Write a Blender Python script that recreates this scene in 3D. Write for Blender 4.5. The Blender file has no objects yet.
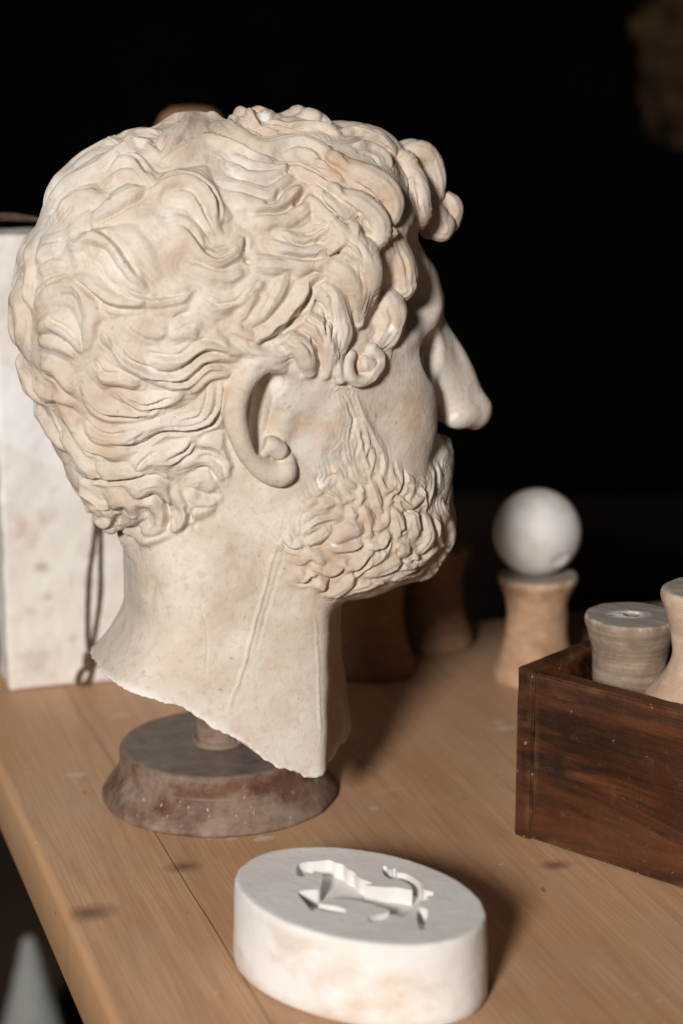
import bpy, bmesh, math
import numpy as np
from mathutils import Vector
VOX = 0.9
MED_AT = (0.0085, 0.941)
MED_ROT = 2.4609
BUNDLE_AT = (0.505, 2.85, 0.415)
SACK_AT = (-0.366, 2.15, -0.7475)
KEY_AT = (-1.04, -2.61, 1.58)
KEY_SIZE = 0.6
KEY_W = 200
WORLD_S = 0.017
FOCUS = 1.13
FSTOP = 4.5
DUST = [(0.1326,-0.152,0.007,0.004,0.7),(0.1146,-0.1476,0.004,0.003,0.55),(0.1021,-0.1434,0.003,0.002,0.5),(0.0812,-0.1157,0.003,0.002,0.5),(0.0456,-0.0154,0.007,0.005,0.45),(0.2111,-0.1292,0.004,0.003,0.4),(0.3445,-0.0228,0.009,0.006,0.5),(0.3446,-0.0102,0.005,0.006,0.4),(0.2306,-0.1045,0.012,0.005,0.15),(0.0979,0.0874,0.01,0.006,0.25)]
# sculpting tables, millimetres in the head's own frame: x to the face, y to its left, z up
CURLS = [([(68.5,-14,148.6,5.6),(75.8,-14,153.6,8.5),(84.9,-14,154.5,7.9),(94.2,-14,149.2,7.3),(101,-14,140.4,6.2)],4,3),
([(14,-12,159.7,5.6),(25.9,-12,161.7,6.2),(39.6,-12,160.9,6.8),(51.6,-12,159,6.2),(59.4,-12,154.3,4)],8,3),
([(105.7,-6,141.5,7.3),(118.2,-6,145.3,6.8),(125.8,-6,139.9,6.2),(129.8,-6,130.4,4.5),(131.1,-6,121,2.8)],5,3),
([(114.8,-2,134,8.5),(122.5,-2,124.4,7.9),(125.1,-2,113.7,5.6)],5,3),
([(104.1,-20.9,140.3,6.2),(107.5,-27.1,130.3,6.8),(105.4,-35,120.7,6.8),(107.8,-33.8,112.4,6.2),(110.4,-30.1,106.2,3.4)],3,3),
([(122.9,-8,114.9,4.5),(128,-8,107.1,7.3),(131.3,-8,100.5,7.9)],3,3),
([(136.9,-1,116.9,4.5),(140.8,-1,111.4,5.1),(141,-1,102.4,4.5)],2,3),
([(52.8,-54.9,143.2,5.6),(63.6,-61.4,138.5,6.8),(74.4,-62.5,131.7,7.3),(80,-63.5,123.8,6.8),(78.8,-67.1,115.3,5.1)],4,3),
([(47.5,-67.6,125.1,5.6),(57.5,-72.5,122.5,6.8),(66.7,-73.1,115.7,7.3),(69.8,-72.8,107.3,6.2),(66.3,-72.8,99,4)],4,3),
([(80.2,-53,102.6,5.6),(85.1,-53,94.5,9),(88.8,-53,84.7,10.2),(90.7,-53,76.6,9.6),(92,-53,70.8,5.6)],3,3),
([(72.6,-60,68.6,5.6),(78.6,-60,64.9,9),(81.1,-60,57.9,9.9),(80.5,-60,49.9,8.5),(76.9,-60,43.7,5.1)],3,3),
([(71.6,-63,57.6,3.4),(75.8,-63,51.1,4.5),(72.3,-63,43.8,4.5),(65.7,-63,41.3,4),(59.1,-63,45.7,3.4)],2,3),
([(41.4,-72,108.1,5.6),(51.2,-77.7,102.3,7.3),(59.8,-76.4,93.6,8.5),(63.2,-73.5,83.1,7.9),(62.9,-70.9,71.6,5.6),(62.1,-69.9,62.4,2.8)],4,3),
([(37.3,-74,90.8,4.5),(45.5,-77.3,86.5,6.2),(53.1,-75.5,78.2,6.8),(55.9,-74.1,67.8,6.2),(57.6,-72.7,57.4,4)],4,3),
([(32,-76.1,80.2,4),(39.3,-78.6,73.6,5.6),(44,-78.4,64.4,6.2),(46.7,-77.3,54.1,5.6),(45.8,-76.4,44.4,3.4)],4,3),
([(21.8,-79,62.2,4),(30.4,-80.7,57.6,5.6),(36.8,-78.9,48.1,5.6),(38.4,-77.6,37.7,4.5),(37.5,-76.6,29.6,2.8)],4,3),
([(9.8,-80.5,53.5,3.4),(18.4,-82.3,48.4,5.1),(24.6,-80.6,40,5.1),(27.5,-78.6,31.6,3.4)],4,3),
([(43.8,-75.4,41.5,3.4),(43.8,-77.1,33.9,3.4),(45.9,-76.1,26.2,3.4)],2,3),
([(52.6,-73.5,38.5,2.8),(50,-76.3,32.3,3.4),(54,-74.8,25,3.4),(62,-72.4,24.1,3.4),(68.8,-69.9,29.1,3.4),(72.5,-67.6,35.4,2.8),(66.9,-69.8,40.6,2.8)],2,3),
([(60.3,-68.2,31.5,5.1),(63.3,-70.2,32.8,5.1)],2,3),
([(-85,-20.3,-46.7,4),(-80.7,-18.5,-51.6,5.1),(-76.1,-12.2,-57.7,5.1),(-71.7,-10.5,-62,4.5)],6,3),
([(10.7,-69,35.5,7.9),(2.5,-69,34.8,8.5),(-5,-69,29.5,8.5),(-8.6,-69,20.7,8.5),(-9.3,-69,8.3,7.9),(-7.2,-69,-4.4,7.3),(-2.6,-69,-13.9,6.8),(3.1,-69,-21.2,6.2)],4,3),
([(16.4,-71,31,4),(8.9,-75,36.5,5.6),(0.3,-77,36.8,6.5),(-7.8,-79,32.5,6.8),(-13.6,-80,22.9,6.5),(-15.7,-80,10.7,5.9),(-13.3,-79,-2.6,5.9),(-7.5,-76,-13.8,5.9),(-0,-74,-22.2,6.2),(8.4,-73,-26.5,7.1),(13.7,-73,-25.7,7.3),(16.1,-71,-19.9,5.1)],2.5,3),
([(-2.6,-73,-16.5,3.4),(-5.9,-75,-5.6,2.5),(-5.2,-75,4.6,2.5),(-1.7,-73,15.4,2.5),(3.6,-71,22.6,2.3)],1.5,3),
([(15.8,-67,18.9,5.6),(15.1,-67,7.5,7.3),(13.3,-67,-3.8,6.8)],4,3),
([(0.3,-73,-13.3,4.5),(4.5,-75,-9.1,5.6),(10.6,-74,-12.6,5.6)],1.2,3)]
CARVES = [((-0.3,-74,10.4),(6,14,25),1.5,-0.14),((4.8,-77,24.7),(9,7,6),2.5,0.4)]
EAR_PATH = [(16.4,-71,31,4),(8.9,-75,36.5,5.6),(0.3,-77,36.8,6.5),(-7.8,-79,32.5,6.8),(-13.6,-80,22.9,6.5),(-15.7,-80,10.7,5.9),(-13.3,-79,-2.6,5.9),(-7.5,-76,-13.8,5.9),(-0,-74,-22.2,6.2),(8.4,-73,-26.5,7.1),(13.7,-73,-25.7,7.3),(16.1,-71,-19.9,5.1)]
CUTZ = [-149, -152, -164, -190, -203, -212, -211, -210, -208]
STROKES = [('R',5.1,4,[(-91.7,6.7,132.7),(-88.4,7.5,136.1),(-84.3,13.4,138.8),(-81.3,7.5,142.5),(-77.8,7.5,145.2),(-73.2,9.7,148),(-70,8.2,150.1),(-65.6,9.5,152.2),(-64.5,-1.7,153.5),(-62.2,-6.8,154.2)]),
('R',4.5,4,[(-102.2,-2.2,119.3),(-99.7,-5.3,122.8),(-96.7,-8.3,126.4),(-93.9,-9,129.8),(-90.9,-11.3,132.7),(-87.2,-16.7,135),(-83.5,-20.4,137.1),(-80.1,-22.5,139.1),(-76,-23.5,141.8),(-72.7,-22.5,144.5),(-68.4,-22.5,147.1),(-64.9,-21.7,149.3),(-60.8,-21,151.3),(-57.2,-19.7,153.2),(-54,-19.5,154.3),(-50.3,-23.3,153.9),(-47.9,-29.1,151.9)]),
('R',3.4,2.5,[(-60.8,-9,154.4),(-57,-9,155.8),(-52.8,-3.7,157.7),(-48.7,-3.8,158.8),(-45.7,-8.2,159),(-42.8,-11.3,159.1),(-40.5,-15,158.7)]),
('R',3.4,2.5,[(-64.2,-18.5,150.7),(-60.4,-19.1,152.1),(-56.2,-18.7,153.8),(-52.8,-19,154.8),(-49.4,-23.9,153.9),(-48.8,-29.3,151.6),(-47.3,-34.5,149),(-46.2,-39.1,146.1)]),
('R',4.5,4,[(-44.4,-41.6,144.6),(-41.9,-40.5,146),(-37.5,-38.7,148.1),(-33,-36.8,150),(-27.7,-34.2,152.4),(-22.5,-32.7,153.9),(-18.4,-31.8,154.8),(-15,-33.2,154.4),(-12,-34.8,153.8),(-7.5,-36.8,152.9),(-3.8,-39.2,151.4),(-0.8,-41.3,149.9),(1.5,-44.6,147.1),(4.5,-46.2,145.7),(7.5,-47.3,144.5),(12,-48.4,143.4),(16.5,-49.6,142.4)]),
('C',1.2,1.8,[(-39.8,-38.3,148),(-36,-36.3,150),(-30.8,-34.4,151.9),(-26.2,-32,153.8),(-23.2,-29.7,155.4),(-19,-28.9,156.3),(-14.3,-29.8,156.4),(-10.3,-32.6,155.2),(-6,-34.7,154.3),(-2.3,-37.4,152.7),(0.8,-39.7,151.1),(3.7,-42.1,149.1),(6,-44.1,147.4)]),
('R',5.1,4.5,[(-44.2,-38.5,147),(-40.3,-34.4,150.5),(-36.8,-29.3,153.9),(-33,-23.8,156.9),(-27,-16.4,160.1),(-22.6,-7.6,162.3),(-16.5,0,163.5),(-12.3,2.3,163.9),(-6,3.7,164.3),(-6,2.2,164.3),(8.2,10.5,164.9),(10,12.5,165.4),(12,11.3,165.9),(15,11.2,166.4),(15.7,10.5,166.4),(17.2,6.7,165.6),(13.5,-18.2,163.4),(15.7,-21.4,160.7),(18.8,-22.7,159.7),(22.5,-24.7,158.6),(26.2,-26.3,158)]),
('C',1.2,1.8,[(12.8,9.7,165.9),(10.5,-15.7,164.5),(11.3,-20.6,161.3),(15,-23.7,159.2),(18.8,-26.6,157.7),(22.5,-26.6,157.8),(27.8,-25.3,158.5),(32.3,-24.9,159)]),
('R',3.4,3,[(-45.7,-31.3,151.2),(-42.1,-27.6,153.9),(-38.2,-22.2,156.8),(-34.5,-18,158.8),(-30.8,-12.8,160.6),(-24.7,-5.9,162.3)]),
('R',5.6,5,[(-55.5,-52.9,130.1),(-51.8,-52.9,131.5),(-47.2,-52.9,133),(-43.4,-52.7,134.2),(-39,-53,134.7),(-34.4,-54.2,134.1),(-31.5,-55.4,133.1),(-29.2,-56.8,131.5),(-26.9,-58.8,129.2),(-24.8,-60.8,126.6),(-23.6,-62.9,123.4),(-23.2,-64.6,120.7),(-24,-66.7,116.7),(-24,-68.5,113.2),(-23.3,-69.4,111.2),(-21,-70.5,109.2)]),
('C',1.2,2.4,[(-48.8,-52.1,133.5),(-45.5,-51.4,135.1),(-40.5,-51.2,136.5),(-37.3,-51.2,137.1),(-33,-52.2,136.7),(-29.3,-53.8,135.3),(-27,-55.6,133.4),(-24,-57.4,131.5),(-22.2,-60.1,128.1),(-20.2,-62.6,124.5),(-20.2,-64.8,120.8),(-20.3,-67,116.8),(-22.5,-68.6,113.3)]),
('R',3.4,2.5,[(-45.7,-56.5,128.9),(-42.8,-57.4,128.4),(-39.1,-58.1,128.3),(-35.3,-59.3,127.2),(-33,-61.5,124.3),(-30.8,-63.9,120.7),(-29.3,-66.2,117),(-27.8,-67.9,113.8),(-26.2,-69.5,110.6),(-24.6,-70.7,108.2)]),
('C',1,1.6,[(-31.5,-59.2,128),(-30,-61.9,124.2),(-28.5,-64.1,120.8),(-27.5,-65.8,117.9),(-26.2,-67.4,115.1),(-24.7,-68.9,112.1)]),
('R',3.4,2,[(-48.7,-63.5,117.2),(-45.7,-64.1,117.1),(-42.1,-64.9,116.7),(-39,-66,115.3),(-35.2,-68,112.1),(-33,-69.6,109.2),(-31.5,-71,106.1),(-30.8,-72.2,103)]),
('R',4,3,[(-71.3,-30,141.7),(-67.7,-29.5,144.1),(-64.6,-30.1,145.4),(-62.1,-32.8,145),(-59.3,-36.8,143.6),(-58,-40.8,141.1),(-57,-44.3,138.5),(-54.7,-47.8,136.1),(-53.3,-50.3,134),(-51.7,-51.5,133.3)]),
('C',1.1,2,[(-65.7,-25.2,147.3),(-63.1,-28.6,146.9),(-60.6,-30.6,146.9),(-57.4,-34.1,146.2),(-56.5,-37.8,144),(-55,-42.3,141),(-54,-46,138.1)]),
('R',3.4,2.5,[(-74.2,-37.4,134.7),(-70.3,-38.1,136.8),(-66.7,-38.2,138.9),(-63.5,-39.5,139.7),(-60.7,-41.8,139.1),(-59.2,-45,137),(-57,-48.8,134.1)]),
('R',5.1,3.5,[(-85.5,-46.5,114.4),(-82.9,-46.9,117.1),(-79.7,-47.4,119.9),(-76.6,-47.4,122.9),(-73.4,-48,125),(-70.2,-48.5,127),(-66.9,-48.8,128.8),(-63.8,-49,130.5),(-59.9,-50,131.5),(-56.9,-49.9,133)]),
('C',1.2,1.8,[(-84.8,-48.1,113.1),(-81.6,-49.5,115.1),(-78.6,-50.8,116.6),(-75.7,-51.7,118.2),(-71.8,-52.9,120.2),(-68.7,-53,122.5),(-64.6,-53.6,124.5),(-61.6,-53.4,126.5),(-58.6,-52.7,128.9),(-54.7,-52.4,131)]),
('R',4,3,[(-100.4,-20.8,116.6),(-97.4,-23.2,119.7),(-94.7,-24.2,122.9),(-91.7,-26.7,125.2),(-88.6,-30.2,126.6),(-85.7,-33.2,127.5),(-83.2,-36.7,127.2),(-81.1,-40.6,125.9),(-80.4,-43.6,123.6)]),
('C',1.1,1.6,[(-103.4,-11.4,115.8),(-100.3,-14.8,119.5),(-97.6,-15.9,123),(-95.4,-17.4,125.3),(-92.3,-20.3,128),(-89.2,-24.8,129.3),(-85.8,-29.7,130),(-82.6,-33.8,130.3)]),
('C',5.1,2.2,[(-95.3,-43.5,103.3),(-93,-44.2,106.3),(-90.9,-45,108.6),(-88.5,-46.5,110.1),(-85.9,-48.4,111.1)]),
('R',5.1,4.5,[(-98.2,-41.8,100.2),(-95.3,-44.3,101.8),(-92.3,-46.5,104),(-89.7,-48.5,105.3),(-86,-51.5,106.2),(-83.3,-54.1,105.5),(-80.6,-56.8,104.3),(-78.3,-58.9,103.2),(-76.7,-61.1,100.4),(-75.5,-62.8,97.8),(-74,-64.8,94.7),(-71.9,-66.7,92),(-70.5,-68.2,89),(-68.8,-69.5,86.7),(-66,-71.4,83),(-63.8,-72.7,80)]),
('C',1.4,2.2,[(-83.5,-51.2,110.2),(-80.6,-54.2,108.9),(-78.1,-57,107.2),(-75.8,-59.6,104.8),(-73.5,-62.3,101.8),(-72.2,-64.1,98.9),(-70.2,-66.3,95.5),(-68.7,-67.9,92.7),(-66.7,-69.7,89),(-65.7,-70.7,86.5)]),
('R',4,2.5,[(-89.3,-51.8,100.3),(-87.2,-54.2,99.2),(-84.1,-57,98.2),(-81.9,-59.4,96.5),(-80.2,-61.4,94.2),(-78.8,-63.8,89.8),(-76.8,-65.5,87.6),(-75.2,-67,85.3),(-72.9,-68.6,82.9),(-70.7,-70,80.8),(-67.7,-71.5,79.2),(-65.2,-72.6,77.8),(-62.6,-73.6,76.6)]),
('R',4.5,3.5,[(-96.8,-50.3,86),(-93.7,-54,84.5),(-90.7,-57,83.7),(-88.6,-59.3,81.5),(-86.4,-61.6,79.3),(-83.9,-63.7,77),(-81.7,-65.2,76.2),(-78.6,-67.4,74),(-75.7,-68.9,74),(-72.2,-70.6,73.2),(-69.3,-71.8,73.4),(-66,-72.9,74),(-63.9,-73.6,74.2),(-60.8,-74.3,75.5),(-57.5,-75.2,75.5)]),
('C',1.2,2.6,[(-95.4,-52.6,83.8),(-92.2,-56.5,80.8),(-89,-59.9,77.7),(-87.1,-61.6,76.1),(-84.8,-63.6,74),(-82.2,-65.7,71.8),(-78.9,-67.6,71),(-75.7,-69.3,70.2),(-71.9,-71.1,70.3),(-69.3,-72.2,70.2),(-65.8,-73.4,70.3),(-63.7,-74,71)]),
('R',5.1,3.5,[(-114.7,-27.7,67.2),(-112.4,-32.1,70.9),(-110.1,-35.9,73.3),(-107.3,-39.2,77.8),(-104.2,-43.3,79.9),(-100.9,-47.1,81.5),(-98.3,-50.2,81.5),(-96.1,-52.6,81.7),(-93.7,-55.5,79.2),(-92.1,-57.5,76.9),(-90.8,-59.5,72.5),(-90.3,-60.3,69.5),(-89.7,-61.2,65),(-90.3,-60.9,62),(-91.1,-60.4,57.5),(-92.3,-59.4,53.8),(-93,-58.5,49.7),(-94.2,-57.2,46.1)]),
('C',1.1,1.6,[(-115.1,-25.8,70.3),(-113,-29.8,74),(-110.4,-33.8,77.8),(-107.9,-37.4,80.3),(-105.2,-40.7,82.7),(-102.5,-44.3,83.7),(-99.6,-47.1,86)]),
('R',4,3.5,[(-113.6,-31.8,53.8),(-111,-36.8,57.5),(-108.4,-41,59.8),(-105.7,-45,59),(-103.2,-48.3,57.3),(-100.4,-51.6,54.5),(-97.8,-54.3,51.5),(-96.5,-55.3,48.5),(-95.2,-56.2,45.5)]),
('C',1.1,2,[(-108.4,-40.9,62.8),(-105.4,-45.4,61.2),(-102.1,-49.6,59.7),(-100.4,-51.6,58.2),(-98.2,-54,55.2),(-96.3,-55.8,53)]),
('R',3.4,2.5,[(-114.3,-29.7,49.3),(-111.1,-36.2,49.3),(-107.7,-41.8,48.5),(-104.3,-46.5,47.7),(-101.4,-49.9,46.3),(-99.6,-51.6,44),(-98.6,-52.1,41)]),
('R',3.4,2.5,[(-111.6,-22.5,91.2),(-109.8,-24.7,94.2),(-107.8,-26.6,97.6),(-104.8,-31.8,99.1),(-101.7,-36.3,100.5)]),
('R',3.4,2.2,[(-111.4,-26.7,86.7),(-108.4,-32,89),(-105.3,-36.4,91.2),(-103.1,-39.8,91.4),(-100.9,-43.3,91.1)]),
('R',4,4,[(-117.3,6,82.9),(-117.9,10.5,77.8),(-118.7,6,76.2),(-119.3,6.8,71.8),(-119.9,0,69.8),(-119.9,-6.3,66.7),(-119.6,-10.5,65),(-119.5,-12.8,61.2),(-119.3,-14.2,58.2),(-119.4,-13.5,53.8),(-119.7,-11.3,50),(-119.9,-8.3,46.3),(-119.9,0,41.8)]),
('R',3.4,3,[(-113.2,-0,97.2),(-114.1,-7.8,93.6),(-114.6,-12.7,89.7),(-114.7,-16.4,86.7),(-115.6,-17.6,81.9),(-116.4,-18,77.8),(-117.1,-17.6,74.4),(-116.9,-19.9,71.5),(-116,-24,68),(-115.5,-26.2,65.7)]),
('C',1.2,2,[(-116.2,5.2,87.5),(-117.2,-3.7,84.1),(-117.4,-8.3,81.5),(-117.6,-12,77.8),(-117.7,-15,74),(-117.9,-15.8,71.8),(-117.8,-18,68),(-117.6,-19.5,65.8),(-117.1,-22.1,61.8),(-117,-23.2,58.2)]),
('R',4,2.5,[(-86.3,-63.9,59),(-84.1,-65.3,56),(-82.2,-66.4,53),(-79.7,-67.7,50),(-77.5,-68.6,47.8),(-75,-69.6,45.5),(-71.6,-70.8,43.3),(-68.5,-71.7,41.8),(-66.6,-72.3,41.1),(-63.3,-73.2,40.2)]),
('C',1.1,1.9,[(-81.8,-66.8,56),(-80.7,-67.3,53),(-78.7,-68.1,49.3),(-76.9,-68.8,46.6),(-74.3,-69.7,44),(-71.6,-70.6,42.1),(-67.3,-71.9,39.9)]),
('R',4.5,3.2,[(-42.7,-66.7,113),(-39.7,-68.5,110.1),(-38.2,-69.9,107.1),(-36,-71.1,104.7),(-33.8,-72.5,101.7),(-32.3,-73.5,98.9),(-30,-74.2,97.2),(-26.2,-75.3,94.7),(-21.7,-75.5,94.9),(-19.5,-75.3,96.3),(-15.6,-75.1,98.1),(-13.5,-74.3,101),(-10.6,-73.3,104.3),(-8.2,-72.1,107.8)]),
('C',1,1.6,[(-40.4,-66.2,114.7),(-39,-67.5,112.3),(-36,-69.3,109.1),(-34.6,-70.6,106.5),(-32.2,-72.4,102.2),(-30.2,-73.5,99.5),(-26.3,-74.7,96.8),(-22.7,-75,96.5),(-18.1,-74.8,98.3),(-14.2,-74.2,101)]),
('R',4,2.5,[(-42,-74.2,93.5),(-39,-75.2,91.1),(-34.5,-75.9,89.8),(-30.6,-76.6,88.2),(-26.3,-77.3,86.7),(-22.5,-77.7,86.1),(-18.5,-78.1,85.7),(-15.2,-78.1,87),(-11.3,-78.1,88.4),(-8.9,-77.9,89.5)]),
('R',4,2.8,[(-76.2,-67.3,81.6),(-73,-69.1,80.2),(-69.7,-71,77.7),(-67.2,-72.2,76.1),(-64.2,-73.4,74.9),(-60.8,-74.5,74),(-57.7,-75.3,74),(-54,-76,74.8),(-50.1,-76.7,75.4),(-46.5,-77.1,76.2),(-42,-77.5,77.8),(-38.3,-77.8,78.5)]),
('C',1,1.5,[(-75.2,-67.1,84.6),(-72.2,-69.1,82.1),(-69.7,-70.8,79.2),(-66.4,-72.2,77.8),(-63.4,-73.3,77.2),(-60.8,-74.2,76.3),(-57.2,-75.1,76.7),(-54,-75.7,77),(-50.5,-76.4,77.2),(-46.5,-76.9,77.7),(-42.7,-77.3,78.5),(-39,-77.5,80)]),
('R',4,2.6,[(-36.7,-78.4,75.5),(-33,-78.9,74),(-29.3,-79.3,72.5),(-25.5,-79.8,71),(-21.8,-80.1,71),(-18.8,-80.3,71.8),(-15,-80.5,72.5),(-12.7,-80.5,74),(-9.8,-80.2,77.8),(-7.5,-80.1,79.2),(-5,-79.6,82.6),(-2.2,-79.1,85.3)]),
('C',1,1.6,[(-34.5,-78.6,75.5),(-31.5,-78.9,74.8),(-28.5,-79.3,73.3),(-25.5,-79.7,71.7),(-20.3,-80.1,72.5),(-15.8,-80.4,73.2),(-12.8,-80.3,75.5),(-10.5,-80,78.5),(-7.5,-79.8,80.7)]),
('C',0.9,1.3,[(-51,-77.4,64.2),(-47.6,-77.9,65.8),(-45,-78.2,67.3),(-42.8,-78.4,68),(-40.5,-78.7,68.8)]),
('C',0.9,1.3,[(-48.1,-78,58.3),(-45,-78.5,59.8),(-42.8,-78.7,61.2),(-40.5,-79,61.2),(-38.3,-79.2,62)]),
('R',4.5,2.4,[(-52.5,-77.2,54.5),(-48.4,-77.9,56.9),(-44.3,-78.5,57.5),(-39.8,-79.1,56.8),(-35.7,-79.5,55.2)]),
('R',4,2.5,[(-71.1,-71.9,63.5),(-67.8,-73.2,61.2),(-65.2,-74.1,59.8),(-62.3,-75,58.2),(-58.5,-76,57.5),(-55.2,-76.7,57.5),(-51.7,-77.4,57.5)]),
('R',5.1,4,[(-62.2,-73.9,42.5),(-58.1,-74.9,42.2),(-54.7,-75.5,41),(-51.8,-76.1,41),(-47.3,-77,42.5),(-42.8,-77.8,43.9),(-39.8,-78.4,46.2),(-36.8,-79,48.5),(-32.8,-79.5,49.7),(-29.2,-79.8,49.3),(-24.8,-80.1,47.8),(-20.2,-80.4,45.5),(-15.7,-80.8,45.5),(-11.2,-81.2,45.6)]),
('C',1.2,2.4,[(-56.2,-75.7,45.5),(-52.5,-76.5,45.4),(-48.8,-77.1,45.5),(-45.7,-77.7,46.3),(-43.4,-78.2,47.8),(-40.5,-78.7,50),(-37.5,-79.1,51.5),(-34,-79.5,52.8),(-30,-79.9,53),(-27,-80.2,52.2),(-24,-80.4,50.8),(-21,-80.6,49.2)]),
('C',1.1,2,[(-63.7,-74,47),(-59.5,-75,46.1),(-55.5,-75.9,45.5),(-50.9,-76.7,44.8),(-46.5,-77.4,44.8),(-43.2,-78.1,46.6),(-39.8,-78.7,48.5),(-36.7,-79.1,50),(-34.4,-79.5,52.6)]),
('R',4.5,3.5,[(-80.6,-67.2,50.7),(-78.7,-67.9,47.1),(-76.2,-68.8,43.9),(-74.3,-69.4,41.7),(-71.5,-70.2,39.5),(-67.4,-71.4,37.3),(-64.9,-71.9,35.4),(-62.2,-72.5,34.3),(-57.5,-73.4,33),(-54,-74,32),(-50.3,-74.7,32),(-45.8,-75.7,33.5),(-42,-76.8,36.5),(-37.8,-77.9,40),(-34.5,-78.6,42.5),(-30,-79.2,43.3),(-25.4,-79.7,44.1),(-22.5,-79.9,43.3),(-18.8,-80.2,42.5),(-15.8,-80.4,41)]),
('C',1.4,2.6,[(-79.3,-68.1,53.8),(-77.7,-68.8,50.8),(-76.1,-69.3,47.8),(-73.7,-70.1,44.7),(-72.1,-70.5,42.9),(-67.9,-71.8,40.6),(-64.4,-72.6,38.8),(-61.6,-73.2,37.1),(-58.3,-73.8,35.8),(-53.3,-74.7,34.9),(-50.2,-75.3,35),(-47.3,-75.9,35.7),(-44.3,-76.8,38),(-42,-77.3,39.5),(-38.3,-78.3,43.2),(-34.5,-78.9,45.5),(-30.2,-79.5,46.8),(-24.8,-80,46.2),(-20.2,-80.4,45.5),(-16.5,-80.6,44)]),
('R',3.4,2.8,[(-62.2,-72,32.1),(-58.5,-72.6,30.5),(-54.2,-73.3,29.5),(-50.3,-73.8,28.2),(-47.3,-74.3,28.2),(-43.9,-74.9,28.6),(-40.5,-75.6,29.8),(-38.2,-76.5,32.1),(-35.3,-77.4,35),(-32.2,-78.1,37.3),(-28.5,-78.6,38),(-24,-78.9,36.5),(-20.3,-79.2,35.7)]),
('C',1.1,2,[(-60.7,-72.5,32.8),(-57.1,-73.2,31.9),(-53.2,-73.9,31.3),(-50.3,-74.3,30.5),(-46.4,-75,30.6),(-44.2,-75.3,30.5),(-40.5,-76.1,32),(-37.5,-77,34.3),(-34.4,-78,38),(-30.8,-78.7,40.2),(-27,-79,39.5),(-23.3,-79.3,38.7),(-19.2,-79.6,37.5)]),
('R',3.4,2.6,[(-40.5,-74.1,23.8),(-37.8,-75,25.9),(-35.2,-76,28.3),(-33,-76.8,30.6),(-29.3,-77.6,32.8),(-25.5,-78.2,33.6),(-21.8,-78.6,33.5),(-17.8,-79.4,32.1)]),
('R',4.5,3,[(-88.3,-59.8,34.1),(-84.8,-61.9,32.8),(-81.8,-63.6,32),(-78.1,-65.4,31.3),(-74.6,-67.2,31.2),(-70.6,-68.5,29.7),(-66.7,-69.8,29)]),
('C',1.2,2,[(-89.7,-60.4,42.7),(-87.9,-61,38.8),(-85.3,-62.2,35.7),(-82,-64.2,34.9),(-79.2,-65.7,34.9),(-75.6,-67.4,34.3)]),
('R',4.5,3.2,[(-77.2,-63.7,23.8),(-73.9,-64.7,21.8),(-69.8,-65.5,19.2),(-67.7,-66,18.3),(-64.4,-66.7,17.1),(-61.3,-67.8,17.3),(-57.9,-69.1,18.4),(-53.8,-70.4,19.4),(-49.7,-71.8,21.1),(-46.5,-72.9,23),(-45,-73.9,25.3)]),
('C',1.1,2.2,[(-72,-65.2,20.8),(-69.5,-65.8,19.5),(-66.6,-66.2,17.9),(-62.7,-67.3,17.3),(-58.4,-69,18.5),(-54.7,-70.4,20.1),(-49.5,-72.3,22.4)]),
('C',1,1.6,[(-75.7,-62.2,17.8),(-72.4,-63.1,15.9),(-69,-63.8,14),(-66.1,-64.6,13.1),(-61.9,-66.2,13.6),(-59.1,-67.5,14.9),(-55.6,-68.8,16)]),
('R',4.5,3.4,[(-95,-52.2,27.7),(-92.7,-53,23.9),(-90.7,-53.2,20),(-88.8,-53.6,17.5),(-86.2,-54.4,14.8),(-83.6,-55.7,13.6),(-81,-56.9,12.4),(-77.7,-58.8,12),(-72.9,-61.2,11.6),(-69,-63,11.7),(-64.4,-65,12.5),(-60.6,-66.3,12.7),(-56.1,-67.7,13.4)]),
('C',1.4,2.4,[(-94.2,-51.4,23.4),(-92.7,-51.7,20.8),(-91.3,-51.6,17.8),(-89,-52.2,14.9),(-86.7,-53,12.6),(-84.6,-53.9,11.1),(-81.3,-55.8,9.8),(-77,-58.3,9.7),(-73.6,-60,9.3),(-68.3,-62.5,9.4),(-65.4,-63.9,10.2),(-63.3,-64.7,10.4),(-59.8,-66.3,12)]),
('R',4.5,3.4,[(-28.4,-76.7,27.8),(-28.5,-75.9,24.5),(-28.9,-74.9,21.1),(-29.1,-73.7,17.3),(-30.8,-71.9,12.7),(-33.8,-70.1,9.3),(-37.4,-69.1,7.7),(-41.2,-68.3,6.5),(-44.9,-67.7,6),(-48.8,-67,5.7),(-53.1,-66.2,5.8),(-57.7,-64.9,5),(-60.7,-63.7,3.5),(-63,-62.3,0.5),(-66.1,-60.7,-1.8)]),
('R',4,3.2,[(-23.3,-77.3,27.5),(-23.1,-76.5,24),(-23.2,-75.2,19.4),(-23.2,-74.2,16.3),(-24.7,-72.5,11.9),(-27.8,-70.8,8.8),(-30.8,-69.5,6.5),(-34.5,-68.6,4.9),(-39,-67.6,3.2),(-43.5,-67,2.7),(-48,-66.6,3.5),(-52.6,-65.7,3.4),(-55.8,-64.6,1.4),(-58.4,-63.5,-0.9),(-61.4,-62.2,-3.2)]),
('C',1.1,2,[(-30.7,-76.6,28.7),(-30.8,-75.8,25.2),(-30.8,-74.9,21.9),(-31.5,-73.7,18.2),(-32.8,-71.9,13.5),(-34.6,-70.3,10),(-38.8,-69.2,8.4),(-42,-68.6,7.9),(-45.7,-67.8,6.8)]),
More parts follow.
